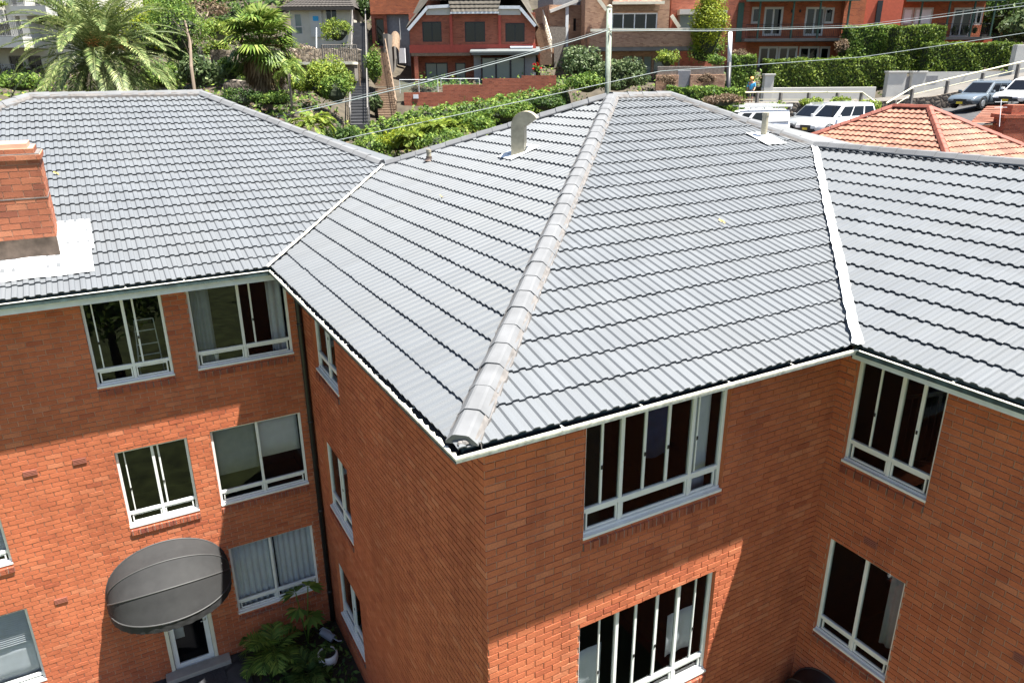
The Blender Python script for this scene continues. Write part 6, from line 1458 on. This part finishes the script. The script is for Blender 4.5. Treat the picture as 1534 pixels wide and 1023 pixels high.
v = car('white work van with roof rack partly hidden behind the main roof', 'van', 'p_white', place(1118, 43.0), hL+R(14), 5.0, 1.9, 1.78)
mb = MB()
for y in (-.8, .8): mb.bar((-2.5, y, 2.0), (1.0, y, 2.0), .09, .14)
for x in (-2.45, -1.6, -.7, .2, .95): mb.bar((x, -.8, 2.0), (x, .8, 2.0), .05, .05); [mb.bar((x, y, 1.78), (x, y, 1.98), .04, .04, (1, 0, 0)) for y in (-.8, .8)]
mb.build('roof_rack', M['white'], v, False)

# ================================================================== PERSON
def person(pos, heading, label):
    root = thing('person', pos, label, 'person', rz=heading)
    J = dict(pel=(0, 0, .95), spine=(.01, 0, 1.18), chest=(.03, 0, 1.38), neck=(.05, 0, 1.52), head0=(.07, 0, 1.60), head1=(.08, 0, 1.72), lh=(0, .1, .9), lk=(.06, .11, .5), la=(0, .11, .08), lt=(.16, .12, .03), rh=(0, -.1, .9), rk=(.0, -.11, .5), ra=(-.12, -.11, .1), rt=(.03, -.12, .03),
             ls=(.03, .19, 1.42), le=(.05, .25, 1.15), lw=(.2, .2, .98), rs=(.03, -.19, 1.42), re=(.02, -.26, 1.15), rw=(.16, -.22, .97), lf=(.27, .19, .93), rf=(.22, -.21, .91))
    rad = dict(pel=.15, spine=.135, chest=.15, neck=.06, head0=.085, head1=.09, lh=.09, lk=.062, la=.043, lt=.04, rh=.09, rk=.062, ra=.043, rt=.04, ls=.07, le=.045, lw=.032, rs=.07, re=.045, rw=.032, lf=.028, rf=.028)
    E = [('pel', 'spine'), ('spine', 'chest'), ('chest', 'neck'), ('neck', 'head0'), ('head0', 'head1'), ('pel', 'lh'), ('lh', 'lk'), ('lk', 'la'), ('la', 'lt'), ('pel', 'rh'), ('rh', 'rk'), ('rk', 'ra'), ('ra', 'rt'), ('chest', 'ls'), ('ls', 'le'), ('le', 'lw'), ('lw', 'lf'), ('chest', 'rs'), ('rs', 're'), ('re', 'rw'), ('rw', 'rf')]
    def skin(name, keys, k, mat):
        ks = [a for a in J if a in keys]; me = bpy.data.meshes.new(name); me.from_pydata([J[a] for a in ks], [(ks.index(a), ks.index(b)) for a, b in E if a in ks and b in ks], []); me.materials.append(M[mat])
        o = bpy.data.objects.new(name, me); COL.objects.link(o); o.parent = root; o.modifiers.new('skin', 'SKIN'); sv = me.skin_vertices[0].data if me.skin_vertices else None
        bm = bmesh.new(); bm.from_mesh(me); ly = bm.verts.layers.skin.verify(); bm.verts.ensure_lookup_table()
        for i, a in enumerate(ks): bm.verts[i][ly].radius = (rad[a]*k,)*2; bm.verts[i][ly].use_root = (i == 0)
        bm.to_mesh(me); bm.free(); s = o.modifiers.new('sub', 'SUBSURF'); s.levels = s.render_levels = 2; return o
    skin('body', list(J), 1, 'skin'); skin('shirt', ['pel', 'spine', 'chest', 'ls', 'le', 'rs', 're'], 1.16, 'shirt'); skin('shorts', ['pel', 'lh', 'lk', 'rh', 'rk'], 1.13, 'shorts')
    mb = MB(); mb.lathe([(.125, .0), (.13, .06), (.10, .12), (.03, .15)], (.08, 0, 1.69), 16); mb.tube([(.15, 0, 1.7), (.26, 0, 1.68)], [.1, .06], 10); mb.build('hat', M['hat'], root, False, smooth=True)
    mb = MB(); mb.lathe([(.105, 0), (.108, .1)], (.065, 0, 1.6), 14); mb.build('hair', M['twig'], root, False, smooth=True)
    for s in (-1, 1): mb = MB(); mb.lathe([(.006, -.01), (.013, 0), (.006, .01)], (.165, s*.035, 1.665), 8); mb.build('eye', M['black'], root, False)
    return root
s, t = ST(bg(1126, 125, 49.6)); hd = bg(1126, 117, 49.6); person(W(s, t, hd[2]-1.76), math.atan2(FH[1], FH[0])+R(160), 'person in a bright blue shirt and orange cap standing behind the cream handrail')
mb = MB(); q = ground(s, t); mb.box(*sorted((W(s, t, 0)[0]-1.5, W(s, t, 0)[0]+1.5)), W(s, t, 0)[1]-1, W(s, t, 0)[1]+1, hd[2]-2.6, hd[2]-1.765); o = mb.build('landing', M['concrete']); o['kind'] = 'structure'

# ================================================================== LIGHT, SKY, CAMERA
to_sun = Vector((.27, -.235, 1)).normalized()
el = math.asin(to_sun.z); az = math.atan2(to_sun.x, to_sun.y)
w = bpy.data.worlds.new('World'); scene.world = w; w.use_nodes = True; nt = w.node_tree
sky = nt.nodes.new('ShaderNodeTexSky'); sky.sky_type = 'NISHITA'; sky.sun_disc = False; sky.sun_elevation = el; sky.sun_rotation = az; sky.altitude = 50; sky.air_density = 1.0; sky.dust_density = 1.2
nt.links.new(sky.outputs[0], nt.nodes['Background'].inputs[0]); nt.nodes['Background'].inputs[1].default_value = .052
sd = bpy.data.lights.new('sun', 'SUN'); sd.energy = 5.0; sd.angle = R(.55); sd.color = (1, .965, .895)
so = bpy.data.objects.new('sun', sd); COL.objects.link(so); so.rotation_euler = to_sun.to_track_quat('Z', 'Y').to_euler(); so.location = (10, -10, 40)
cd = bpy.data.cameras.new('camera'); cd.sensor_width = 36; cd.lens = 36*FPX/1534; cd.clip_end = 3000; cd.clip_start = .05
cam = bpy.data.objects.new('camera', cd); COL.objects.link(cam)
cam.matrix_world = Matrix(((CR[0], CU[0], -CF[0], CO[0]), (CR[1], CU[1], -CF[1], CO[1]), (CR[2], CU[2], -CF[2], CO[2]), (0, 0, 0, 1)))
scene.camera = cam
scene.view_settings.view_transform = 'Standard'; scene.view_settings.look = 'None'; scene.view_settings.exposure = 1.95; scene.view_settings.gamma = 1
scene.cycles.transparent_max_bounces = 16; scene.cycles.max_bounces = 8; scene.cycles.use_denoising = True
